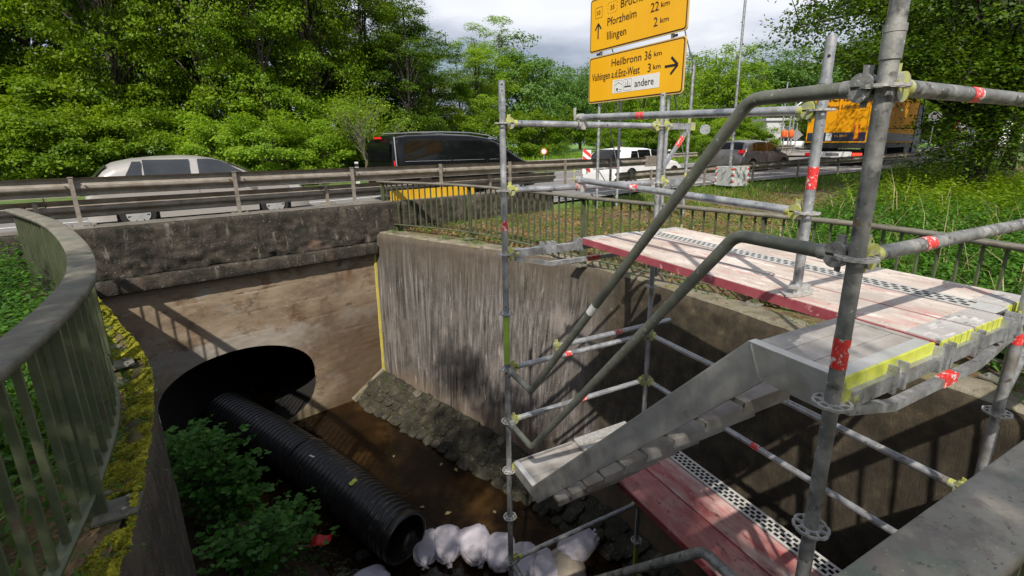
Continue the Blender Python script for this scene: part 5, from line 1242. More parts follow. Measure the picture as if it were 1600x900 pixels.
x, y = proj_xy(1218, 46); o = thing('white_car', 'small white car parked at the junction under the orange lamps', 'car', (x, y, .3)); mb = MB(); mb.smooth = True; mb.box((x, y, .75), (1.3, 2.6, .55), .3); mb.build('body', 'car_white', o); mb = MB(); mb.box((x, y, 1.2), (1.2, 1.5, .4), .3, taper=.8); mb.build('cabin', 'glass_dark', o)
for px, z, lab in ((1476, 1.0, 'left'), (1504, 1.0, 'right')):
    x, y = proj_xy(px, 30); roundsign(x, y, .0, 2.1, .30, 'round red sign glimpsed through the leaves beside the dark trunk, %s one of two' % lab, 'sign_white', 'sign_red')
x, y = proj_xy(1493, 30); o = thing('triangle_sign', 'red and white warning triangle glimpsed through the leaves beside the dark trunk', 'road sign', (x, y, 0)); mb = MB(); mb.tube([(x, y, 0), (x, y, 2.8)], .04, 8); mb.build('post', 'galv', o)
d = Vector((CAM.x-x, CAM.y-y, 0)).normalized(); sdv = Vector((-d.y, d.x, 0)); MT = Matrix((sdv, Vector((0, 0, 1)), d)).transposed()
mb = MB(); mb.prism([(-.55, -.4), (.55, -.4), (0, .6)], .03, MT, Vector((x, y, 2.2))); mb.build('panel', 'sign_red', o); mb = MB(); mb.prism([(-.32, -.26), (.32, -.26), (0, .32)], .03, MT, Vector((x, y, 2.2))+d*.02); mb.build('centre', 'sign_white', o)
x, y = proj_xy(1540, 40); o = thing('white_van', 'white van glimpsed through the foliage on the far right', 'van', (x, y, .1)); mb = MB(); mb.box((x, y, 1.7), (2.1, 5.2, 2.4), .9, taper=.93); mb.build('body', 'car_white', o); mb = MB(); mb.box((x, y, .6), (2.0, 4.4, .6), .9); mb.build('wheels', 'tyre', o)
x, y = proj_xy(1434, 34); roundsign(x, y, 0, 2.9, .4, 'pale sign on a thin post right of the lorry', 'galv')
# ================================================================== PIPE, SANDBAGS, LITTER
pa, pb = Vector((-.62, 4.36, -4.0)), Vector((-2.9, 9.1, -3.98)); pd = (pb-pa).normalized(); PR = .335
pipe = thing('drain_pipe', 'black corrugated plastic drain pipe running out of the culvert', 'pipe', (pa.x, pa.y, -4.35))
sx = pd.cross(Vector((0, 0, 1))).normalized(); sy = sx.cross(pd); Lp = (pb-pa).length; n = 44
def pring(d, r, cmp=1):
    bend = sx*(.10*math.sin(math.pi*d/Lp)); sag = .0
    return [pa+pd*d+bend+sx*math.cos(2*math.pi*k/n)*r+sy*math.sin(2*math.pi*k/n)*r for k in range(n)]
mb = MB(); mb.smooth = True; rows = [pring(.02, PR-.045), pring(.0, PR-.03), pring(.0, PR-.012), pring(.03, PR-.008), pring(.12, PR-.008)]; d = .13; per = .096; i = 0
while d < Lp-per:
    k = 1.0
    if 2.35 < d < 2.5: rows += [pring(d, PR+.018), pring(d+per*.95, PR+.018)] if int((d-2.35)/per) % 2 == 0 else [pring(d, PR+.012), pring(d+per*.9, PR+.016)]
    else: rows += [pring(d, PR-.040), pring(d+per*.16, PR-.040), pring(d+per*.30, PR-.006), pring(d+per*.42, PR+.002), pring(d+per*.72, PR+.002), pring(d+per*.86, PR-.006)]
    d += per
mb.grid(rows, closed=True); mb.build('pipe_wall', 'pipe_black', pipe)
mb = MB(); mb.smooth = True; mb.grid([pring(.02, PR-.045)]+[pring(x, PR-.05-.008*(k % 2)) for k, x in enumerate(np.arange(.06, Lp, .06))], closed=True); mb.build('inner_wall', 'pipe_black', pipe)
# leaf and tag on the pipe
def on_pipe(d, a, lift=.01): return pa+pd*d+sx*(.10*math.sin(math.pi*d/Lp))+(sx*math.cos(a)+sy*math.sin(a))*(PR+lift)
c = on_pipe(1.08, 1.75, .012); mb = MB(); e1, e2 = (sx*.9+pd*.25).normalized(), (pd-sx*.2).normalized(); N_ = sy
P = [(-.10, -.02), (-.06, -.045), (.0, -.035), (.05, -.05), (.10, -.02), (.07, .015), (.12, .03), (.02, .035), (-.05, .045), (-.08, .02)]
P = [(a*.72, b*.9) for a, b in P]; mb.prism(P, .008, Matrix((e1, e2, N_)).transposed(), c); tag(mb.build('fallen_leaf', 'lime_paint'), 'yellow withered leaf lying on top of the black pipe', 'leaf')
c = on_pipe(2.1, 1.9, .004); mb = MB(); mb.prism([(-.015, -.05), (.015, -.05), (.018, .05), (-.012, .05)], .004, Matrix((e1, e2, N_)).transposed(), c); tag(mb.build('paper_tag', 'sign_white'), 'small white paper tag stuck on the ribs of the black pipe', 'tag')
# sandbags
def sandbag(seed, c, ax, L_=.55, W_=.36, H_=.2, label='', m='bag', neck=1, tilt=0, group='white sandbags damming the stream'):
    o = thing('sandbag', label, 'sandbag', c, group); a = math.radians(ax); P = []; nn = 30; mm = 40
    def pos(u, v):
        th = math.pi*u; ph = 2*math.pi*v; x = -math.cos(th); s = math.sin(th)**.45; y = math.cos(ph); z = math.sin(ph)
        y = math.copysign(abs(y)**.62, y)*s; z = math.copysign(abs(z)**.8, z)*s
        w = 1-.16*x*(neck > 0)
        X, Y, Z = x*L_/2, y*W_/2*w, z*H_/2*(1.15 if z > 0 else .85)
        # gathered pleats towards the neck
        g = max(0, x-.25)/.75 if neck else 0; pl = .018*math.sin(ph*9+seed)*g*s
        k = fbm((X*5+seed*7, Y*5, Z*5), 3)*.018+fbm((X*14+seed*7, Y*14, Z*14), 3)*.005+pl
        cr = .026*(1-abs(math.sin((Y*11+X*4+seed)+2.2*fbm((X*3+seed, Y*3, 1)))))**6
        n_ = Vector((X*.5, Y, Z*2)).normalized(); q = Vector((X, Y, Z))+n_*(k-cr); q.z -= .08*tilt*X+.03*x*x; return q
    rot = Matrix.Rotation(a, 3, 'Z') @ Matrix.Rotation(tilt, 3, 'Y')
    base = Vector(c)
    for i in range(nn+1): P.append([rot @ pos(i/nn, j/mm)+base for j in range(mm)])
    mb = MB(); mb.smooth = True; mb.grid(P, closed=True); mb.build('sack', m, o)
    if neck:
        mb = MB(); mb.smooth = True; b = rot @ Vector((L_/2-.025, 0, -.02)); d_ = rot @ Vector((1, 0, -.1)); rows = []
        for k, (t, r_) in enumerate(((0, .05), (.02, .02), (.035, .014), (.055, .026), (.085, .04))):
            rows.append([base+b+d_*t+(rot @ Vector((0, math.cos(2*math.pi*j/14), math.sin(2*math.pi*j/14))))*r_*(1+.3*math.sin(j*2.5+seed)*(k > 2)) for j in range(14)])
        mb.grid(rows, closed=True); mb.build('tied_neck', m, o)
WZ = -4.27
bags = [((-1.14, 4.22, WZ), 200, .52, .38, 'bag', 0, 'white sandbag alone left of the pipe end'),
        ((-.36, 4.44, WZ-.03), -108, .52, .36, 'bag', 1, 'white sandbag touching the mouth of the black pipe, first of the row'),
        ((-.10, 4.33, WZ+.0), -104, .56, .38, 'bag', 1, 'crumpled white sandbag, second in the row from the pipe'),
        ((.20, 4.13, WZ+.03), -98, .58, .44, 'bag', 1, 'plump white sandbag with knotted neck, third in the row from the pipe'),
        ((.47, 3.86, WZ+.02), -112, .56, .40, 'bag', 0, 'smooth white sandbag, fourth in the row just left of the scaffold pole'),
        ((.62, 3.56, WZ+.03), -118, .60, .36, 'bag', 1, 'long white sandbag with gathered neck right behind the scaffold pole'),
        ((.84, 3.38, WZ-.0), -98, .58, .36, 'bag', 0, 'white sandbag with sharp corner, just right of the scaffold pole'),
        ((1.08, 3.26, WZ+.0), -88, .56, .44, 'bag_tan', 0, 'brownish dirty sandbag, last but one in the row'),
        ((1.38, 3.42, WZ+.07), 15, .56, .42, 'bag', 1, 'white sandbag with tied end against the stone berm, last of the row')]
for k, (c, a, l, w, m, nk, lab) in enumerate(bags): sandbag(k*1.7+.3, c, a, l, w, .18, lab, m, nk, group='white sandbags damming the stream')
# red shovel
sh = thing('red_shovel', 'red plastic shovel blade on a thin wooden stick lying on the earth bank', 'shovel', (-1.58, 4.95, -4.18))
mb = MB(); mb.smooth = True; rows = []
for i in range(7):
    x = -.12+.24*i/6; rows.append([Vector((-1.58+x*1.0+.03*y_, 4.95+y_*(.09-.02*(i/6)), -4.13+.06*abs(y_)+.03*math.sin(i))) for y_ in (-1, -.8, -.4, 0, .4, .8, 1)])
mb.grid(rows); mb.build('blade', 'red_plastic', sh)
mb = MB(); mb.tube([(-1.70, 4.97, -4.12), (-2.0, 5.05, -4.05)], .012, 8); mb.build('stick', 'wood', sh)
# ================================================================== VEGETATION
def unit(n): v = rng.normal(size=(n, 3)); return v/np.linalg.norm(v, axis=1, keepdims=True)
def clump_crown(nc, rad, nleaf, lsize, crad=.3, flat=.55, low=.0, spray=26, hollow=.35, droop=0.):
    """leaf centres/normals for a crown of ellipsoid radii rad, centre at origin. returns centres, normals, sizes, clump centres"""
    rad = np.array(rad); cc = unit(nc)*(rng.uniform(hollow, 1, nc)**.6)[:, None]*rad
    cr = rng.uniform(.7, 1.35, nc)*crad*rad.mean()
    per = max(1, nleaf//nc//spray); C = []; Nn = []
    for c, r_ in zip(cc, cr):
        sp_ = c+unit(per)*(rng.uniform(.2, 1, per)**.5)[:, None]*r_*np.array([1, 1, flat])
        outw = sp_-c*.7; outw /= np.linalg.norm(outw, axis=1, keepdims=True)+1e-6
        for s, ow in zip(sp_, outw):
            k = spray; sr = lsize*rng.uniform(2.2, 3.6)
            off = rng.normal(size=(k, 3))*np.array([1, 1, .32])*sr*.55
            off[:, 2] -= (off[:, 0]**2+off[:, 1]**2)*.25/sr+droop*sr*.2
            C.append(s+off); Nn.append(rng.normal(size=(k, 3))*.42+ow*.45+np.array([0, 0, .75]))
    C = np.concatenate(C); Nn = np.concatenate(Nn); return C, Nn, rng.uniform(.65, 1.25, len(C))*lsize, cc
def limbs(mb, base, top, r0, cc, rad_c, nmax=40, n=7):
    """trunk plus limbs reaching the clump centres"""
    base, top = Vector(base), Vector(top); mid = base.lerp(top, .5)+Vector((rng.uniform(-.15, .15), rng.uniform(-.15, .15), 0))*(top-base).length*.2
    T = spline([base, mid, top], 5); mb.tube(T, r0, 9, radii=[r0*(1.25 if i == 0 else 1)*(1-.8*i/(len(T)-1)) for i in range(len(T))])
    for c in cc[:nmax]:
        c = Vector(c); f = min(.95, max(.15, (c.z-base.z)/(top.z-base.z)*.72)); i = int(f*(len(T)-1)); s = T[i]; m = s.lerp(c, .5)+Vector((0, 0, (c-s).length*.10)); r_ = r0*.36*(1-f*.6)
        mb.tube([s, m, c], r_, 5, radii=[r_, r_*.55, r_*.15], cap=False)
def tree_proto(name, rad, zc, nc, nleaf, lsize, lm, bark='bark', r0=.16, **k):
    C, Nn, S_, cc = clump_crown(nc, rad, nleaf, lsize, **k); C[:, 2] += zc; cc = cc.copy(); cc[:, 2] += zc
    me = leaf_mesh('crown', C, Nn, S_, lm); mb = MB(); limbs(mb, (0, 0, -.3), (0, 0, zc+rad[2]*.75), r0, cc, rad); tm = bpy.data.meshes.new('trunk'); tm.from_pydata([tuple(v) for v in mb.v], [], mb.f); tm.materials.append(M[bark]); tm.polygons.foreach_set('use_smooth', mb.sm); tm.update()
    return me, tm
def put_tree(proto, name, label, cat, x, y, z, s, rz, group=None, sz=None):
    o = thing(name, label, cat, (x, y, z), group); o.rotation_euler = (0, 0, rz); o.scale = (s, s, sz or s)
    link('trunk' if cat == 'tree' else 'stems', proto[1], o); link('crown' if cat == 'tree' else 'foliage', proto[0], o); return o
PT = {
 'tallA': tree_proto('a', (3.4, 3.4, 6.0), 7.2, 84, 40000, .135, 'leaf_bright', crad=.185, r0=.2),
 'tallB': tree_proto('b', (3.0, 3.0, 5.4), 7.6, 70, 34000, .14, 'leaf_mid', crad=.19, r0=.22, bark='bark_dark'),
 'tallC': tree_proto('c', (2.6, 2.6, 5.6), 7.2, 56, 26000, .125, 'leaf_fresh', crad=.19, hollow=.2, r0=.15),
 'far': tree_proto('d', (4.0, 4.0, 5.0), 6.0, 60, 17000, .28, 'leaf_far', crad=.25, r0=.25),
 'olive': tree_proto('e', (2.7, 2.7, 4.8), 6.4, 46, 21000, .14, 'leaf_olive', crad=.26, hollow=.2, r0=.14),
 'shrub': tree_proto('f', (1.8, 1.8, 1.5), 1.55, 44, 19000, .10, 'leaf_fresh', crad=.22, r0=.05),
 'shrubD': tree_proto('g', (1.9, 1.9, 1.6), 1.6, 44, 19000, .105, 'leaf_bright', crad=.22, r0=.05),
 'willow': tree_proto('h', (2.8, 2.8, 4.2), 4.8, 50, 15000, .2, 'leaf_fresh', crad=.2, flat=1.5, r0=.2, droop=2),
}
# ---- left wood, several rows; (px, depth, proto, scale, z scale)
def bd(px, d): return proj_xy(px, d)
wood = [(-60, 24, 'tallA', 1.15, 1.3), (40, 22.5, 'tallB', 1.1, 1.3), (120, 25, 'tallA', 1.2, 1.35), (205, 22, 'tallA', 1.05, 1.25), (290, 25, 'tallB', 1.15, 1.3), (345, 22.5, 'tallA', .9, 1.15), (415, 27, 'tallB', 1.1, 1.35), (440, 23.5, 'tallC', .9, 1.1),
        (500, 26, 'tallA', 1.05, 1.2), (555, 30, 'olive', 1.3, 1.35), (590, 32, 'tallA', 1.05, .98), (632, 36, 'tallC', 1.1, .80), (680, 35, 'tallB', 1.0, .66), (722, 42, 'olive', 1.2, .80), (750, 38, 'tallC', 1.1, .78), (785, 47, 'tallC', 1.25, .98),
        (815, 48, 'far', .95, 1.0), (850, 58, 'far', 1.0, .92), (650, 28, 'tallB', .8, .75), (0, 32, 'tallB', 1.4, 1.5), (170, 34, 'tallB', 1.5, 1.5), (330, 34, 'tallA', 1.5, 1.6), (470, 36, 'tallB', 1.4, 1.35), (240, 31, 'tallC', 1.4, 1.5), (95, 30, 'tallC', 1.2, 1.4), (545, 42, 'tallB', 1.4, 1.2), (-140, 26, 'tallB', 1.2, 1.3)]
desc = {'tallA': 'broad bright green deciduous tree', 'tallB': 'tall shaded dark trunked tree', 'tallC': 'slender tree with fresh light leaves', 'olive': 'thin olive green tree with sparse twigs', 'far': 'rounded full green tree', 'willow': 'pale drooping willow like tree'}
where = ['at the far left edge', 'above the curved left railing', 'left of the silver car', 'right behind the silver car', 'behind the silver car roof', 'right of the silver car', 'with ivy trunk left of the bright round shrub', 'directly above the bright round shrub', 'behind the bright round shrub', 'behind the bare branched bush', 'above the back of the black van', 'over the rear windows of the black van', 'over the middle of the black van', 'over the front of the black van', 'just left of the left scaffold pole', 'right at the top of the left scaffold pole', 'just right of the left scaffold pole', 'left of the yellow direction boards', 'low behind the bare branched bush', 'in the second row at the far left', 'in the second row left of the silver car', 'in the second row behind the silver car', 'in the second row behind the bright shrub', 'in the second row above the silver car roof', 'in the second row over the curved railing', 'in the back row behind the black van', 'outermost on the left of the wood']
for i, (px, d, pr, s, sz) in enumerate(wood):
    x, y = bd(px, d); put_tree(PT[pr], 'deciduous_tree', '%s %s' % (desc[pr], where[i]), 'tree', x, y, ground_z(x, y)-.1, s, rng.uniform(0, 6.3), 'trees of the roadside wood', sz)
shr = [(-40, 19.5, 'shrubD', 1.25), (60, 19.2, 'shrubD', 1.2), (150, 19.6, 'shrubD', 1.1), (235, 20.3, 'shrubD', 1.15), (310, 21, 'shrub', .95), (375, 20.6, 'shrub', 1.05), (440, 21, 'shrub', 1.1), (495, 22.5, 'shrub', 1.0), (400, 23.5, 'shrub', 1.5), (555, 25, 'shrubD', .85), (610, 26, 'shrubD', .8),
       (150, 23, 'shrubD', 1.8), (30, 23, 'shrubD', 1.7), (270, 23.6, 'shrub', 1.5), (700, 33, 'shrubD', 1.35), (760, 36, 'shrubD', 1.4), (835, 44, 'shrubD', 1.5), (640, 30, 'shrubD', 1.3), (875, 50, 'shrubD', 1.6), (520, 25.5, 'shrub', 1.4)]
swh = ['at the far left behind the crash barrier', 'above the near end of the crash barrier', 'left of the silver car', 'behind the back of the silver car', 'behind the front of the silver car', 'right of the silver car', 'big and rounded between the silver car and the van', 'just left of the white delineator post', 'tall behind the rounded one', 'under the bare branched bush', 'behind the back of the van', 'tall in the second row left of the silver car', 'tall in the second row at the left edge', 'tall in the second row behind the silver car', 'dark behind the van roof', 'dark behind the windscreen of the van', 'right of the left scaffold pole', 'dark over the rear corner of the van', 'left of the yellow direction boards', 'tall behind the delineator post']
for i, (px, d, pr, s) in enumerate(shr):
    x, y = bd(px, d); y = max(y, ynear(x)+11.6+s*.6); put_tree(PT[pr], 'shrub', ('bright yellow green shrub ' if pr == 'shrub' else 'green leafy shrub ')+swh[i], 'shrub', x, y, ground_z(x, y)-.15, s, rng.uniform(0, 6.3), 'shrubs along the far side of the road')
far = [(880, 66, 'far', .95), (905, 80, 'far', 1.1), (940, 75, 'far', 1.15), (985, 70, 'far', 1.0), (1020, 85, 'far', 1.3), (1060, 72, 'far', 1.15), (1100, 62, 'willow', 1.45), (1130, 58, 'willow', 1.35), (1165, 64, 'far', 1.15), (1195, 70, 'far', 1.15), (1230, 66, 'far', 1.15), (1000, 52, 'willow', 1.0), (960, 60, 'willow', 1.0), (1045, 50, 'willow', .95), (1270, 75, 'far', 1.3), (1320, 80, 'far', 1.4), (1380, 75, 'far', 1.3), (1450, 70, 'far', 1.3), (1520, 70, 'far', 1.3), (1590, 66, 'far', 1.3)]
fwh = ['far left of the direction boards', 'seen left of the lower direction board', 'behind the left sign post', 'behind the lower direction board', 'highest of those behind the sign posts', 'right behind the right sign posts', 'right of the direction boards', 'left of the lamp pole', 'behind the lamp pole', 'right of the lamp pole', 'behind the junction lamps', 'behind the white estate car', 'behind the rear of the white estate car', 'behind the bonnet of the white estate car', 'left behind the lorry', 'behind the lorry', 'right behind the lorry', 'far behind the red signs', 'far behind the dark trunk', 'at the far right edge']
for i, (px, d, pr, s) in enumerate(far):
    x, y = bd(px, d); put_tree(PT[pr], 'deciduous_tree', ('distant %s ' % desc[pr])+fwh[i], 'tree', x, y, ground_z(x, y)-.2, s, rng.uniform(0, 6.3), 'distant trees beyond the road')
fb = [(1090, 36, .9, 'shrub'), (1120, 33, .8, 'shrub'), (1145, 32, .95, 'shrub'), (1172, 31.5, .8, 'shrub'), (1060, 44, 1.1, 'shrubD'), (1005, 46, 1.0, 'shrubD'), (940, 48, .9, 'shrubD'), (1260, 50, 1.6, 'shrubD'), (1300, 46, 1.8, 'shrubD'), (1435, 52, 2.2, 'shrubD'), (1480, 48, 2.0, 'shrubD'), (1530, 52, 2.2, 'shrubD'), (1580, 46, 2.0, 'shrubD')]
fbw = ['right behind the round sign', 'above the grey car', 'right of the grey car roof', 'in front of the site cabin', 'behind the sign posts', 'behind the white estate car', 'in the meadow left of the white estate car', 'left behind the lorry', 'hidden behind the lorry', 'right of the lorry end', 'far behind the red signs', 'far behind the dark trunk', 'at the right edge beyond the road']
for i, (px, d, s, pr) in enumerate(fb):
    x, y = bd(px, d); put_tree(PT[pr], 'shrub', 'bright green bush '+fbw[i], 'shrub', x, y, ground_z(x, y), s, rng.uniform(0, 6), 'bushes near the junction')
# bare branched bush
x, y = bd(590, 22.6); bb = thing('bare_bush', 'young bush with bare pale forked branches and sparse fresh leaves left of the van', 'bush', (x, y, ground_z(x, y))); mb = MB(); tips = []
def fork(p, d, l, r_, lev):
    q = p+d*l; mb.tube([p, p.lerp(q, .5)+Vector(rng.normal(size=3))*l*.05, q], r_, 5, radii=[r_, r_*.8, r_*.6], cap=False)
    if lev == 0: tips.append(q); return
    for _ in range(3 if lev > 1 else 2): dd = (d+Vector(rng.normal(size=3))*.38); dd.z = abs(dd.z); fork(q, dd.normalized(), l*rng.uniform(.6, .85), r_*.6, lev-1)
for k in range(5): a = rng.uniform(0, 6.3); fork(Vector((x, y, ground_z(x, y)-.1)), Vector((math.cos(a)*.6+.25, math.sin(a)*.6, 1)).normalized(), 1.3, .035, 4)
mb.build('branches', 'bark_pale', bb); t = np.array([tuple(v) for v in tips]); t = t[t[:, 2] > 1.2]; Cc = np.repeat(t, 16, 0)+rng.normal(size=(len(t)*16, 3))*.2
lm = leaf_mesh('leaves', Cc-np.array(bb.location), rng.normal(size=Cc.shape)*.5+[0, 0, 1], rng.uniform(.07, .13, len(Cc)), 'leaf_fresh'); link('leaves', lm, bb)
# bare high branches over the wood
x, y = bd(600, 30); bt_ = thing('bare_tree', 'tall thin half bare tree with brown twigs against the sky above the van', 'tree', (x, y, ground_z(x, y))); mb = MB(); tips = []
for k in range(2): fork(Vector((x+k*.5, y, ground_z(x, y))), Vector((.06*k, 0, 1)).normalized(), 5.4, .10, 1) if False else None
fork(Vector((x, y, 4)), Vector((-.1, 0, 1)).normalized(), 2.6, .09, 4); fork(Vector((x, y, 3.6)), Vector((.35, .1, 1)).normalized(), 2.3, .07, 4); mb.tube([(x, y, -1.2), (x, y, 4.1)], .12, 8); mb.build('branches', 'bark', bt_)
t = np.array([tuple(v) for v in tips]); Cc = np.repeat(t, 5, 0)+rng.normal(size=(len(t)*5, 3))*.2; link('leaves', leaf_mesh('leaves', Cc-np.array(bt_.location), rng.normal(size=Cc.shape), rng.uniform(.08, .14, len(Cc)), 'leaf_olive'), bt_)
# ---- the big overhanging tree on the right
mx_, my_ = bd(1512, 13.8); bz = ground_z(mx_, my_)
mp_ = thing('large_tree', 'large dark maple like tree overhanging from the right with drooping leafy branches', 'tree', (mx_, my_, bz))
C, Nn, S_, cc = clump_crown(95, (5.2, 4.6, 3.5), 52000, .115, crad=.17, flat=.45, hollow=.3, spray=22)
C += np.array([mx_+.2, my_+.3, 5.3]); cc = cc+np.array([mx_+.2, my_+.3, 5.3])
keep = np.ones(len(C), bool)
sprays = []
def low_branch(a, b, r_, nl, droop=.3, sp_=.55):
    a, b = Vector(a), Vector(b); m = a.lerp(b, .55)+Vector((0, 0, .25)); P = spline([a, m, b], 6); mb2.tube(P, r_, 6, radii=[r_*(1-.8*i/(len(P)-1)) for i in range(len(P))])
    for i in range(3, len(P)):
        n_ = nl//len(P); q = np.array(P[i])+rng.normal(size=(n_, 3))*np.array([sp_, sp_, sp_*.45]); sprays.append(q)
    for k in range(7):
        p = P[int(rng.integers(3, len(P)))]; e = p+Vector(rng.normal(size=3))*.6; mb2.tube([p, p.lerp(e, .5)+Vector((0, 0, .05)), e], r_*.25, 4, radii=[r_*.3, r_*.2, r_*.08], cap=False)
mb2 = MB(); tk = Vector((mx_, my_, bz-.3))
mb2.tube([tk, tk+Vector((.02, 0, 1.2)), tk+Vector((.25, -.15, 3.0)), tk+Vector((.1, 0, 5.0)), tk+Vector((-.2, .1, 7.5))], .3, 12, radii=[.36, .27, .24, .18, .08])
for c in cc[::2]:
    c = Vector(c); s = tk+Vector((.1, 0, min(6.5, max(2.2, (c.z-bz)*.6)))); m = s.lerp(c, .5)+Vector((0, 0, .2)); mb2.tube([s, m, c], .06, 5, radii=[.085, .05, .015], cap=False)
q1 = bd(1415, 12.2); low_branch(tk+Vector((0, 0, 1.3)), (q1[0], q1[1], .25), .05, 420, sp_=.25)
q1 = bd(1408, 12.5); low_branch(tk+Vector((0, 0, 2.2)), (q1[0], q1[1], 1.2), .05, 700, sp_=.30)
q1 = bd(1450, 11.5); low_branch(tk+Vector((0, 0, 1.8)), (q1[0], q1[1], .7), .05, 700, sp_=.32)
q1 = bd(1490, 12.0); low_branch(tk+Vector((0, 0, 1.5)), (q1[0], q1[1], .35), .05, 900, sp_=.4)
q1 = bd(1580, 11.0); low_branch(tk+Vector((0, 0, 2.6)), (q1[0], q1[1], 1.0), .05, 2600, sp_=.7)
q1 = bd(1600, 13.0); low_branch(tk+Vector((0, 0, 2.0)), (q1[0], q1[1], .6), .05, 3000, sp_=.8)
q1 = bd(1255, 12.2); low_branch(tk+Vector((0, 0, 4.6)), (q1[0], q1[1], 2.75), .07, 2600, sp_=.5)
q1 = bd(1215, 13.0); low_branch(tk+Vector((0, 0, 5.2)), (q1[0], q1[1], 3.7), .07, 2600, sp_=.5)
q1 = bd(1320, 11.6); low_branch(tk+Vector((0, 0, 4.0)), (q1[0], q1[1], 2.75), .07, 2400, sp_=.4)
q1 = bd(1465, 11.2); low_branch(tk+Vector((0, 0, 4.0)), (q1[0], q1[1], 2.2), .07, 3800, sp_=.65)
q1 = bd(1375, 13.5); low_branch(tk+Vector((0, 0, 3.4)), (q1[0], q1[1], 2.7), .07, 2400, sp_=.45)
q1 = bd(1550, 11.5); low_branch(tk+Vector((0, 0, 4.0)), (q1[0], q1[1], 2.4), .07, 3800, sp_=.75)
q1 = bd(1290, 13); low_branch(tk+Vector((0, 0, 5.4)), (q1[0], q1[1], 4.0), .07, 3200, sp_=.6)
sC = np.concatenate(sprays); C2 = np.concatenate([C, sC]); N2 = np.concatenate([Nn, rng.normal(size=sC.shape)*.45+[0, 0, 1]]); S2 = np.concatenate([S_, rng.uniform(.07, .13, len(sC))])
mb2.build('trunk', 'bark_dark', mp_); link('crown', leaf_mesh('crown', C2-np.array(mp_.location), N2, S2, 'leaf_maple'), mp_)
for i, (px, d, pr, s, sz, lab) in enumerate([(1560, 20, 'tallB', .95, .75, 'dark tree closing the gap behind the large overhanging tree'), (1640, 17, 'tallB', .95, .8, 'dark tree at the right edge beyond the nettles'), (1450, 24, 'tallB', .8, .62, 'dark tree between the lorry and the large trunk'), (1370, 33, 'tallB', .9, .7, 'dark tree standing behind the lorry'), (1600, 24, 'tallB', 1.1, .9, 'tall dark tree in the back at the far right')]):
    x, y = bd(px, d); o = put_tree(PT[pr], 'deciduous_tree', lab, 'tree', x, y, ground_z(x, y)+ (1.5 if px in (1450, 1370) else .4), s, rng.uniform(0, 6), 'trees behind the overhanging tree', sz)
# trees behind and left of the camera that shade the pit
for i, (x, y, s, pr, lab) in enumerate([(-7.2, -5.0, .7, 'tallC', 'slender tree behind the viewpoint shading the stream'), (-12, -3, 1.0, 'tallB', 'dark tree farther back on the left bank'), (-4.5, -2.2, .70, 'tallC', 'slender tree close behind the viewpoint on the left'), (-2.75, -4.1, .52, 'tallC', 'small slender tree directly behind the viewpoint')]):
    put_tree(PT[pr], 'deciduous_tree', lab, 'tree', x, y, -.9, s, i*1.3, 'trees shading the pit')
# ---- nettles and ground cover
def plant_patch(name, label, cat, pts, hts, lsize, lmat, per=26, spread=.16, kind='stuff', stem='leaf_grass', nz=.9):
    """pts (n,3) plant bases, hts heights"""
    n = len(pts); o = thing(name, label, None, (float(pts[:, 0].mean()), float(pts[:, 1].mean()), float(pts[:, 2].min()))) if False else None
    t = np.tile(np.linspace(.15, 1, per), (n, 1)); lean = rng.normal(size=(n, 2))*.12
    base = np.repeat(pts[:, None, :], per, 1); az = rng.uniform(0, 6.3, (n, per)); r_ = spread*(1.15-.7*t)*rng.uniform(.4, 1, (n, per))
    c = base.copy(); c[:, :, 2] += t*hts[:, None]; c[:, :, 0] += lean[:, :1]*t+np.cos(az)*r_; c[:, :, 1] += lean[:, 1:]*t+np.sin(az)*r_; c[:, :, 2] -= r_*.35
    tang = np.stack([np.cos(az), np.sin(az), -.35*np.ones_like(az)], 2); nr = np.stack([np.cos(az)*.25, np.sin(az)*.25, np.ones_like(az)], 2)+rng.normal(size=(n, per, 3))*.25
    s = lsize*(1.15-.55*t)*rng.uniform(.75, 1.25, (n, per))
    me = leaf_mesh(name, c.reshape(-1, 3), nr.reshape(-1, 3), s.reshape(-1), lmat, asp=.5, tang=tang.reshape(-1, 3)); o = link(name, me); tag(o, label, kind=kind); return o
def sample(n, x0, x1, y0, y1, cond):
    P = []
    while len(P) < n:
        x = rng.uniform(x0, x1); y = rng.uniform(y0, y1)
        if cond(x, y): P.append((x, y, ground_z(x, y)))
    return np.array(P)
RWx = [(p.y, p.x) for p in RW]
def railx(y): return lerp_tab(y, [(-3, 3.0), (.3, 3.1), (1.5, 3.2), (2.8, 2.87), (4.65, 2.35), (7.4, 1.7), (9.4, .5)])
def nettle_cond(x, y):
    e = .3*math.sin(x*1.9)+.35*fbm((x*.6, y*.6, 3)); return x > railx(y)+.22 and y < (-.35+.60*(x+1.56) if x < 5.5 else 3.886+.36*(x-5.5))+e*.6 and y < ynear(x)-2.2
P = sample(3400, 3.1, 10, -2.2, 6.2, nettle_cond); d = np.hypot(P[:, 0]-3.1, P[:, 1]-1); hts = rng.uniform(.35, .75, len(P))*(.65+.35*np.clip((P[:, 0]-3.2)/1.8, 0, 1))
plant_patch('nettles', 'dense bright green nettles behind the railing on the right', None, P, hts, .10, 'leaf_nettle', per=24)
P = sample(3000, 8, 20, -4, 8.3, nettle_cond); plant_patch('undergrowth', 'darker green undergrowth below the overhanging tree', None, P, rng.uniform(.4, .9, len(P)), .15, 'leaf_bright', per=20, spread=.22)
P = sample(300, 3.4, 9, -1, 5.2, nettle_cond); tag(link('dry_grass', blades_mesh('dry_grass', P, 1.25, .006, 1.1, 'leaf_straw')), 'long dry grass stalks arching out of the nettles', kind='stuff')
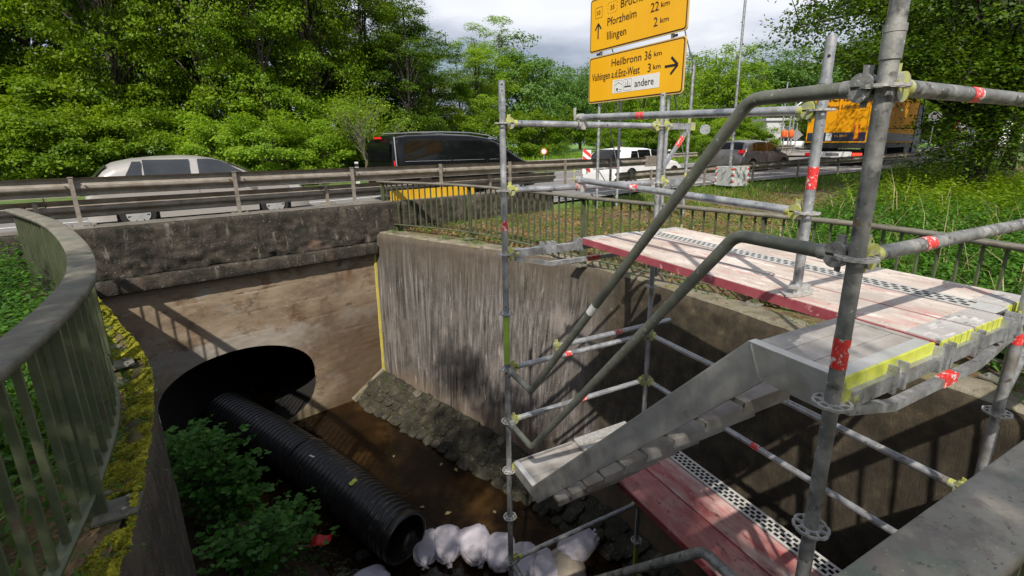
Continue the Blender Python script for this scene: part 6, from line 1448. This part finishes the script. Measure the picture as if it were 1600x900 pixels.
# leaf litter and small weeds between railing and road
def litter_cond(x, y): return x > railx(y)+.05 and not nettle_cond(x, y) and y < ynear(x)-.05 and (-.239*x+.971*y) < 8.68 or (x > 7.5 and railx(y) < x and not nettle_cond(x, y) and y < ynear(x))
P = sample(11000, .4, 12, 1.8, 10.9, litter_cond); P[:, 2] += rng.uniform(.0, .05, len(P)); tag(link('leaf_litter', leaf_mesh('leaf_litter', P, rng.normal(size=P.shape)*.5+[0, 0, 1], rng.uniform(.03, .08, len(P)), 'leaf_litter')), 'brown fallen leaves scattered over the soil behind the green railing', kind='stuff')
P = sample(5200, .4, 12, 1.8, 10.9, lambda x, y: litter_cond(x, y) and fbm((x*.9, y*.9, 8)) > -.12); plant_patch('small_weeds', 'small yellow green weeds sprouting through the leaf litter', None, P, rng.uniform(.03, .12, len(P)), .05, 'leaf_grass', per=7, spread=.06)
P = sample(9000, 5, 34, 5.5, 15, lambda x, y: x > 5.5 and 0 < ynear(x)-y < 2.4+fbm((x, y, 0)) and (-.239*x+.971*y > 8.0 or x > 7.2)); P = P[:]; tag(link('verge_grass', blades_mesh('verge_grass', P, .17, .012, .6, 'leaf_grass')), 'grass verge below the crash barrier on the right', kind='stuff')
P = sample(7000, 3.5, 28, 20, 40, lambda x, y: y > ynear(x)+10.8); tag(link('meadow_grass', blades_mesh('meadow_grass', P, .4, .03, .5, 'leaf_fresh')), 'bright meadow grass beyond the road', kind='stuff')
# far verge tall plants: pale flowering clumps
x, y = bd(878, 34); P = np.array([(x+rng.normal()*.9, y+rng.normal()*.5, ground_z(x, y)) for _ in range(60)]); plant_patch('cow_parsley', 'pale flowering cow parsley beyond the crash barrier end', None, P, rng.uniform(.8, 1.7, 60), .13, 'leaf_far', per=22)
# ---- left bank plants
def left_cond(x, y): return x < lerp_tab(y, [(-2, -2.62), (1.3, -2.62), (2.9, -2.78), (4.05, -3.12), (5.5, -3.68), (7.05, -4.42)]) - .02
P = sample(1500, -7.5, -2.6, 2.3, 7.8, lambda x, y: left_cond(x, y)); plant_patch('nettles', 'bright green nettles and herbs outside the curved left railing', None, P, rng.uniform(.35, .72, len(P)), .085, 'leaf_nettle', per=24, spread=.15)
P = sample(1300, -5.2, -2.6, .2, 3.4, left_cond); tag(link('tall_grass', blades_mesh('tall_grass', P, .55, .009, .9, 'leaf_grass')), 'long green grass behind the near balusters of the left railing', kind='stuff')
P = sample(260, -4.8, -2.6, .3, 3.2, left_cond); plant_patch('herbs', 'broad leaved herbs low behind the near left railing', None, P, rng.uniform(.1, .4, len(P)), .09, 'leaf_nettle', per=14)
P = sample(26, -3.6, -2.65, .9, 3.3, left_cond); P[:, 2] += rng.uniform(.25, .5, len(P)); tag(link('flowers', leaf_mesh('flowers', P, rng.normal(size=P.shape)+[0, 0, 1], np.full(len(P), .028), 'orange')), 'tiny orange flowers among the grass behind the left railing', kind='stuff')
# log
lg = thing('dead_branch', 'pale dead branch lying in the herbs outside the left railing', 'branch', (-3.6, 3.2, -.75)); mb = MB(); mb.tube([(-3.55, 2.6, -.45), (-3.7, 3.1, -.35), (-3.72, 3.6, -.42)], .045, 9); mb.build('wood', 'bark_pale', lg)
# ---- moss on the left coping
LWs = spline([tuple(p) for p in LW], 2); SLm = arclen(LWs); B = []
plate_ds = [1.95, 3.95]
for _ in range(52000):
    d = rng.uniform(.2, 7.0); p, t = at_len(LWs, SLm, d); nrm = Vector((-t.y, t.x, 0)); off = abs(rng.normal())*.10-.02
    if off > .24: continue
    dens = fbm((p.x*2.2, p.y*2.2, 4))+.42-.8*max(0, off-.10)*6
    if dens < -.05*1: continue
    q = p+nrm*off
    # base plates stay clear
    if any(abs(q.y-yy) < .13 and off > .0 for yy in (1.84, 3.82)) : continue
    hb = .055*(1+fbm((q.x*6, q.y*6, 2)))*max(.15, 1-off*4.5)
    B.append((q.x, q.y, -.895+hb-.02*max(0, -off*30)))
B = np.array(B); nn_ = rng.normal(size=B.shape)*.6+[.25, -.1, .8]
mo = thing('moss_cushion', 'yellow green moss cushions covering the edge of the left wall coping', 'moss', (-2.6, 3.5, -.9)); mo['kind'] = 'stuff'
lmsh = leaf_mesh('moss', B-np.array(mo.location), nn_, rng.uniform(.018, .034, len(B)), 'moss', asp=.55); bpy.data.objects.remove(mo); mo = link('moss', lmsh); mo.location = (-2.6, 3.5, -.9); tag(mo, 'yellow green moss cushions covering the edge of the left wall coping', kind='stuff')
mb = MB(); mb.smooth = True; rows = []
for i in range(0, len(LWs), 1):
    d = SLm[i]
    p = LWs[i]; t = (LWs[min(i+1, len(LWs)-1)]-LWs[max(i-1, 0)]).normalized(); nrm = Vector((-t.y, t.x, 0)); row = []
    for k in range(10):
        off = -.012+.21*k/9; q = p+nrm*off; b = math.sin(math.pi*min(1, (k+.3)/6)) if k < 6 else 0
        pl = 0 if any(abs(q.y-yy) < .15 for yy in (1.84, 3.82)) else 1
        row.append(Vector((q.x, q.y, -.90+(.018+.05*b*max(0, .6+fbm((q.x*3.5, q.y*3.5, 2)))*pl)+.012*fbm((q.x*14, q.y*14, 3)))))
    rows.append(row)
mb.grid(rows); tag(mb.build('moss_bed', 'moss_dark'), 'brown moss and dirt cushion under the left railing', kind='stuff')
P = []
for _ in range(420):
    d = rng.uniform(.6, 6.5); p, t = at_len(LWs, SLm, d); nrm = Vector((-t.y, t.x, 0)); q = p+nrm*rng.uniform(.08, .26); P.append((q.x, q.y, -.88))
plant_patch('coping_weeds', 'small weeds growing on the coping under the left railing', None, np.array(P), rng.uniform(.02, .07, len(P)), .032, 'leaf_bramble', per=7, spread=.05)
# weeds on the right coping
P = []; SR = arclen(RW)
for _ in range(520):
    d = rng.uniform(0, SR[-1]); p, t = at_len(RW, SR, d); 
    if fbm((d*1.4, 0, 6)) < .02: continue
    nrm = Vector((t.y, -t.x, 0)); q = p+nrm*rng.uniform(.15, .42); P.append((q.x, q.y, -.87))
P = np.array(P); tag(link('coping_grass', blades_mesh('coping_grass', P, .13, .005, 1.1, 'leaf_grass')), 'tufts of grass along the foot of the right railing', kind='stuff')
P = P[rng.random(len(P)) < .6]; plant_patch('coping_weeds', 'low dark weeds on the right wall coping below the railing', None, P, rng.uniform(.02, .09, len(P)), .04, 'leaf_bramble', per=8, spread=.06)
# ---- brambles in the pit
def bush(cx, cy, cz, r, h, nl, ls, label, lm='leaf_bramble', name='bramble_bush', ns=14):
    o = thing(name, label, 'bush', (cx, cy, cz)); mb = MB(); tips = []
    C = []; 
    for k in range(ns):
        a = rng.uniform(0, 6.3); rr = r*rng.uniform(.3, 1); e = Vector((cx+math.cos(a)*rr, cy+math.sin(a)*rr, cz+h*rng.uniform(.35, 1)*(1.1-.4*rr/r))); s = Vector((cx+math.cos(a)*rr*.2, cy+math.sin(a)*rr*.2, cz-.1)); m = s.lerp(e, .55)+Vector((0, 0, h*.28)); P = spline([s, m, e], 5)
        mb.tube(P, .008, 5, radii=[.009*(1-.7*i/(len(P)-1)) for i in range(len(P))], cap=False)
        for p in P[1:]:
            for _ in range(max(1, nl//ns//len(P[1:])//6)):
                q = np.array(p)+rng.normal(size=3)*np.array([.13, .13, .06]); aa = rng.uniform(0, 6.3)
                for b_ in (-1.2, 0, 1.2): C.append(q[None, :]+np.array([[math.cos(aa+b_)*ls*.55, math.sin(aa+b_)*ls*.55, -.01*abs(b_)]]))
    C = np.concatenate(C); C[:, 2] = np.maximum(C[:, 2], cz+.02)
    mb.build('stems', 'bark', o); link('foliage', leaf_mesh('foliage', C-np.array(o.location), rng.normal(size=C.shape)*.38+[0, 0, 1], rng.uniform(.6, 1.25, len(C))*ls, lm, asp=.75), o)
bush(-2.5, 5.25, -3.55, .52, .75, 2600, .092, 'leafy green bramble bush beside the black pipe in the middle of the bank')
bush(-3.1, 6.35, -3.6, .5, .8, 2200, .092, 'bramble bush at the culvert mouth left of the pipe')
bush(-2.3, 4.35, -3.65, .52, .7, 2400, .085, 'bramble bush below the mossy wall nearest the viewer')
bush(-2.7, 5.5, -3.4, .5, 1.15, 1800, .09, 'tall bramble shoots against the dark left wall')
bush(-1.85, 4.9, -3.85, .45, .4, 1100, .087, 'low bramble spreading towards the red shovel')
P = np.array([(x, y, bed_z(x, y)) for x, y in zip(rng.uniform(-2.3, -1.15, 260), rng.uniform(3.6, 6.4, 260))]); plant_patch('bank_herbs', 'low dark green herbs on the wet earth bank by the pipe', None, P, rng.uniform(.04, .18, len(P)), .055, 'leaf_bramble', per=10, spread=.1)
# pebbles on the bank and dark boulders under the sandbags
k = 0
for (x, y, s) in [(-1.1, 4.75, .16), (-1.25, 4.45, .13), (-.85, 4.15, .14), (-.55, 3.95, .2), (-.2, 3.8, .15), (-1.35, 4.1, .12), (.1, 3.5, .12), (-.75, 3.75, .12)]:
    c = bpy.data.objects.new('rock', stone_me[k % 5]); COL.objects.link(c); c.location = (x, y, -4.36); c.scale = (s*1.3, s, s*.8); c.rotation_euler = (0, 0, k*1.3); k += 1
    tag(c, ['flat wet stone on the bank edge by the pipe', 'small wet stone next to the lone sandbag', 'round wet stone under the pipe mouth', 'largest wet stone below the first sandbags', 'wet stone under the knotted sandbag', 'small dark stone left of the lone sandbag', 'small stone in the water in front of the dam', 'small stone between the lone sandbag and the row'][k-1], 'stone', 'wet stones at the pipe mouth')
P = np.array([(x, y, -4.338) for x, y in [(.35, 6.0), (.52, 5.75), (-.2, 5.2), (.1, 4.9), (.7, 4.6), (-.3, 6.6), (.9, 4.35)]]); tag(link('floating_leaves', leaf_mesh('floating_leaves', P, rng.normal(size=P.shape)*.08+[0, 0, 1], rng.uniform(.06, .12, len(P)), 'leaf_straw')), 'a few withered leaves floating at the foot of the berm', kind='stuff')
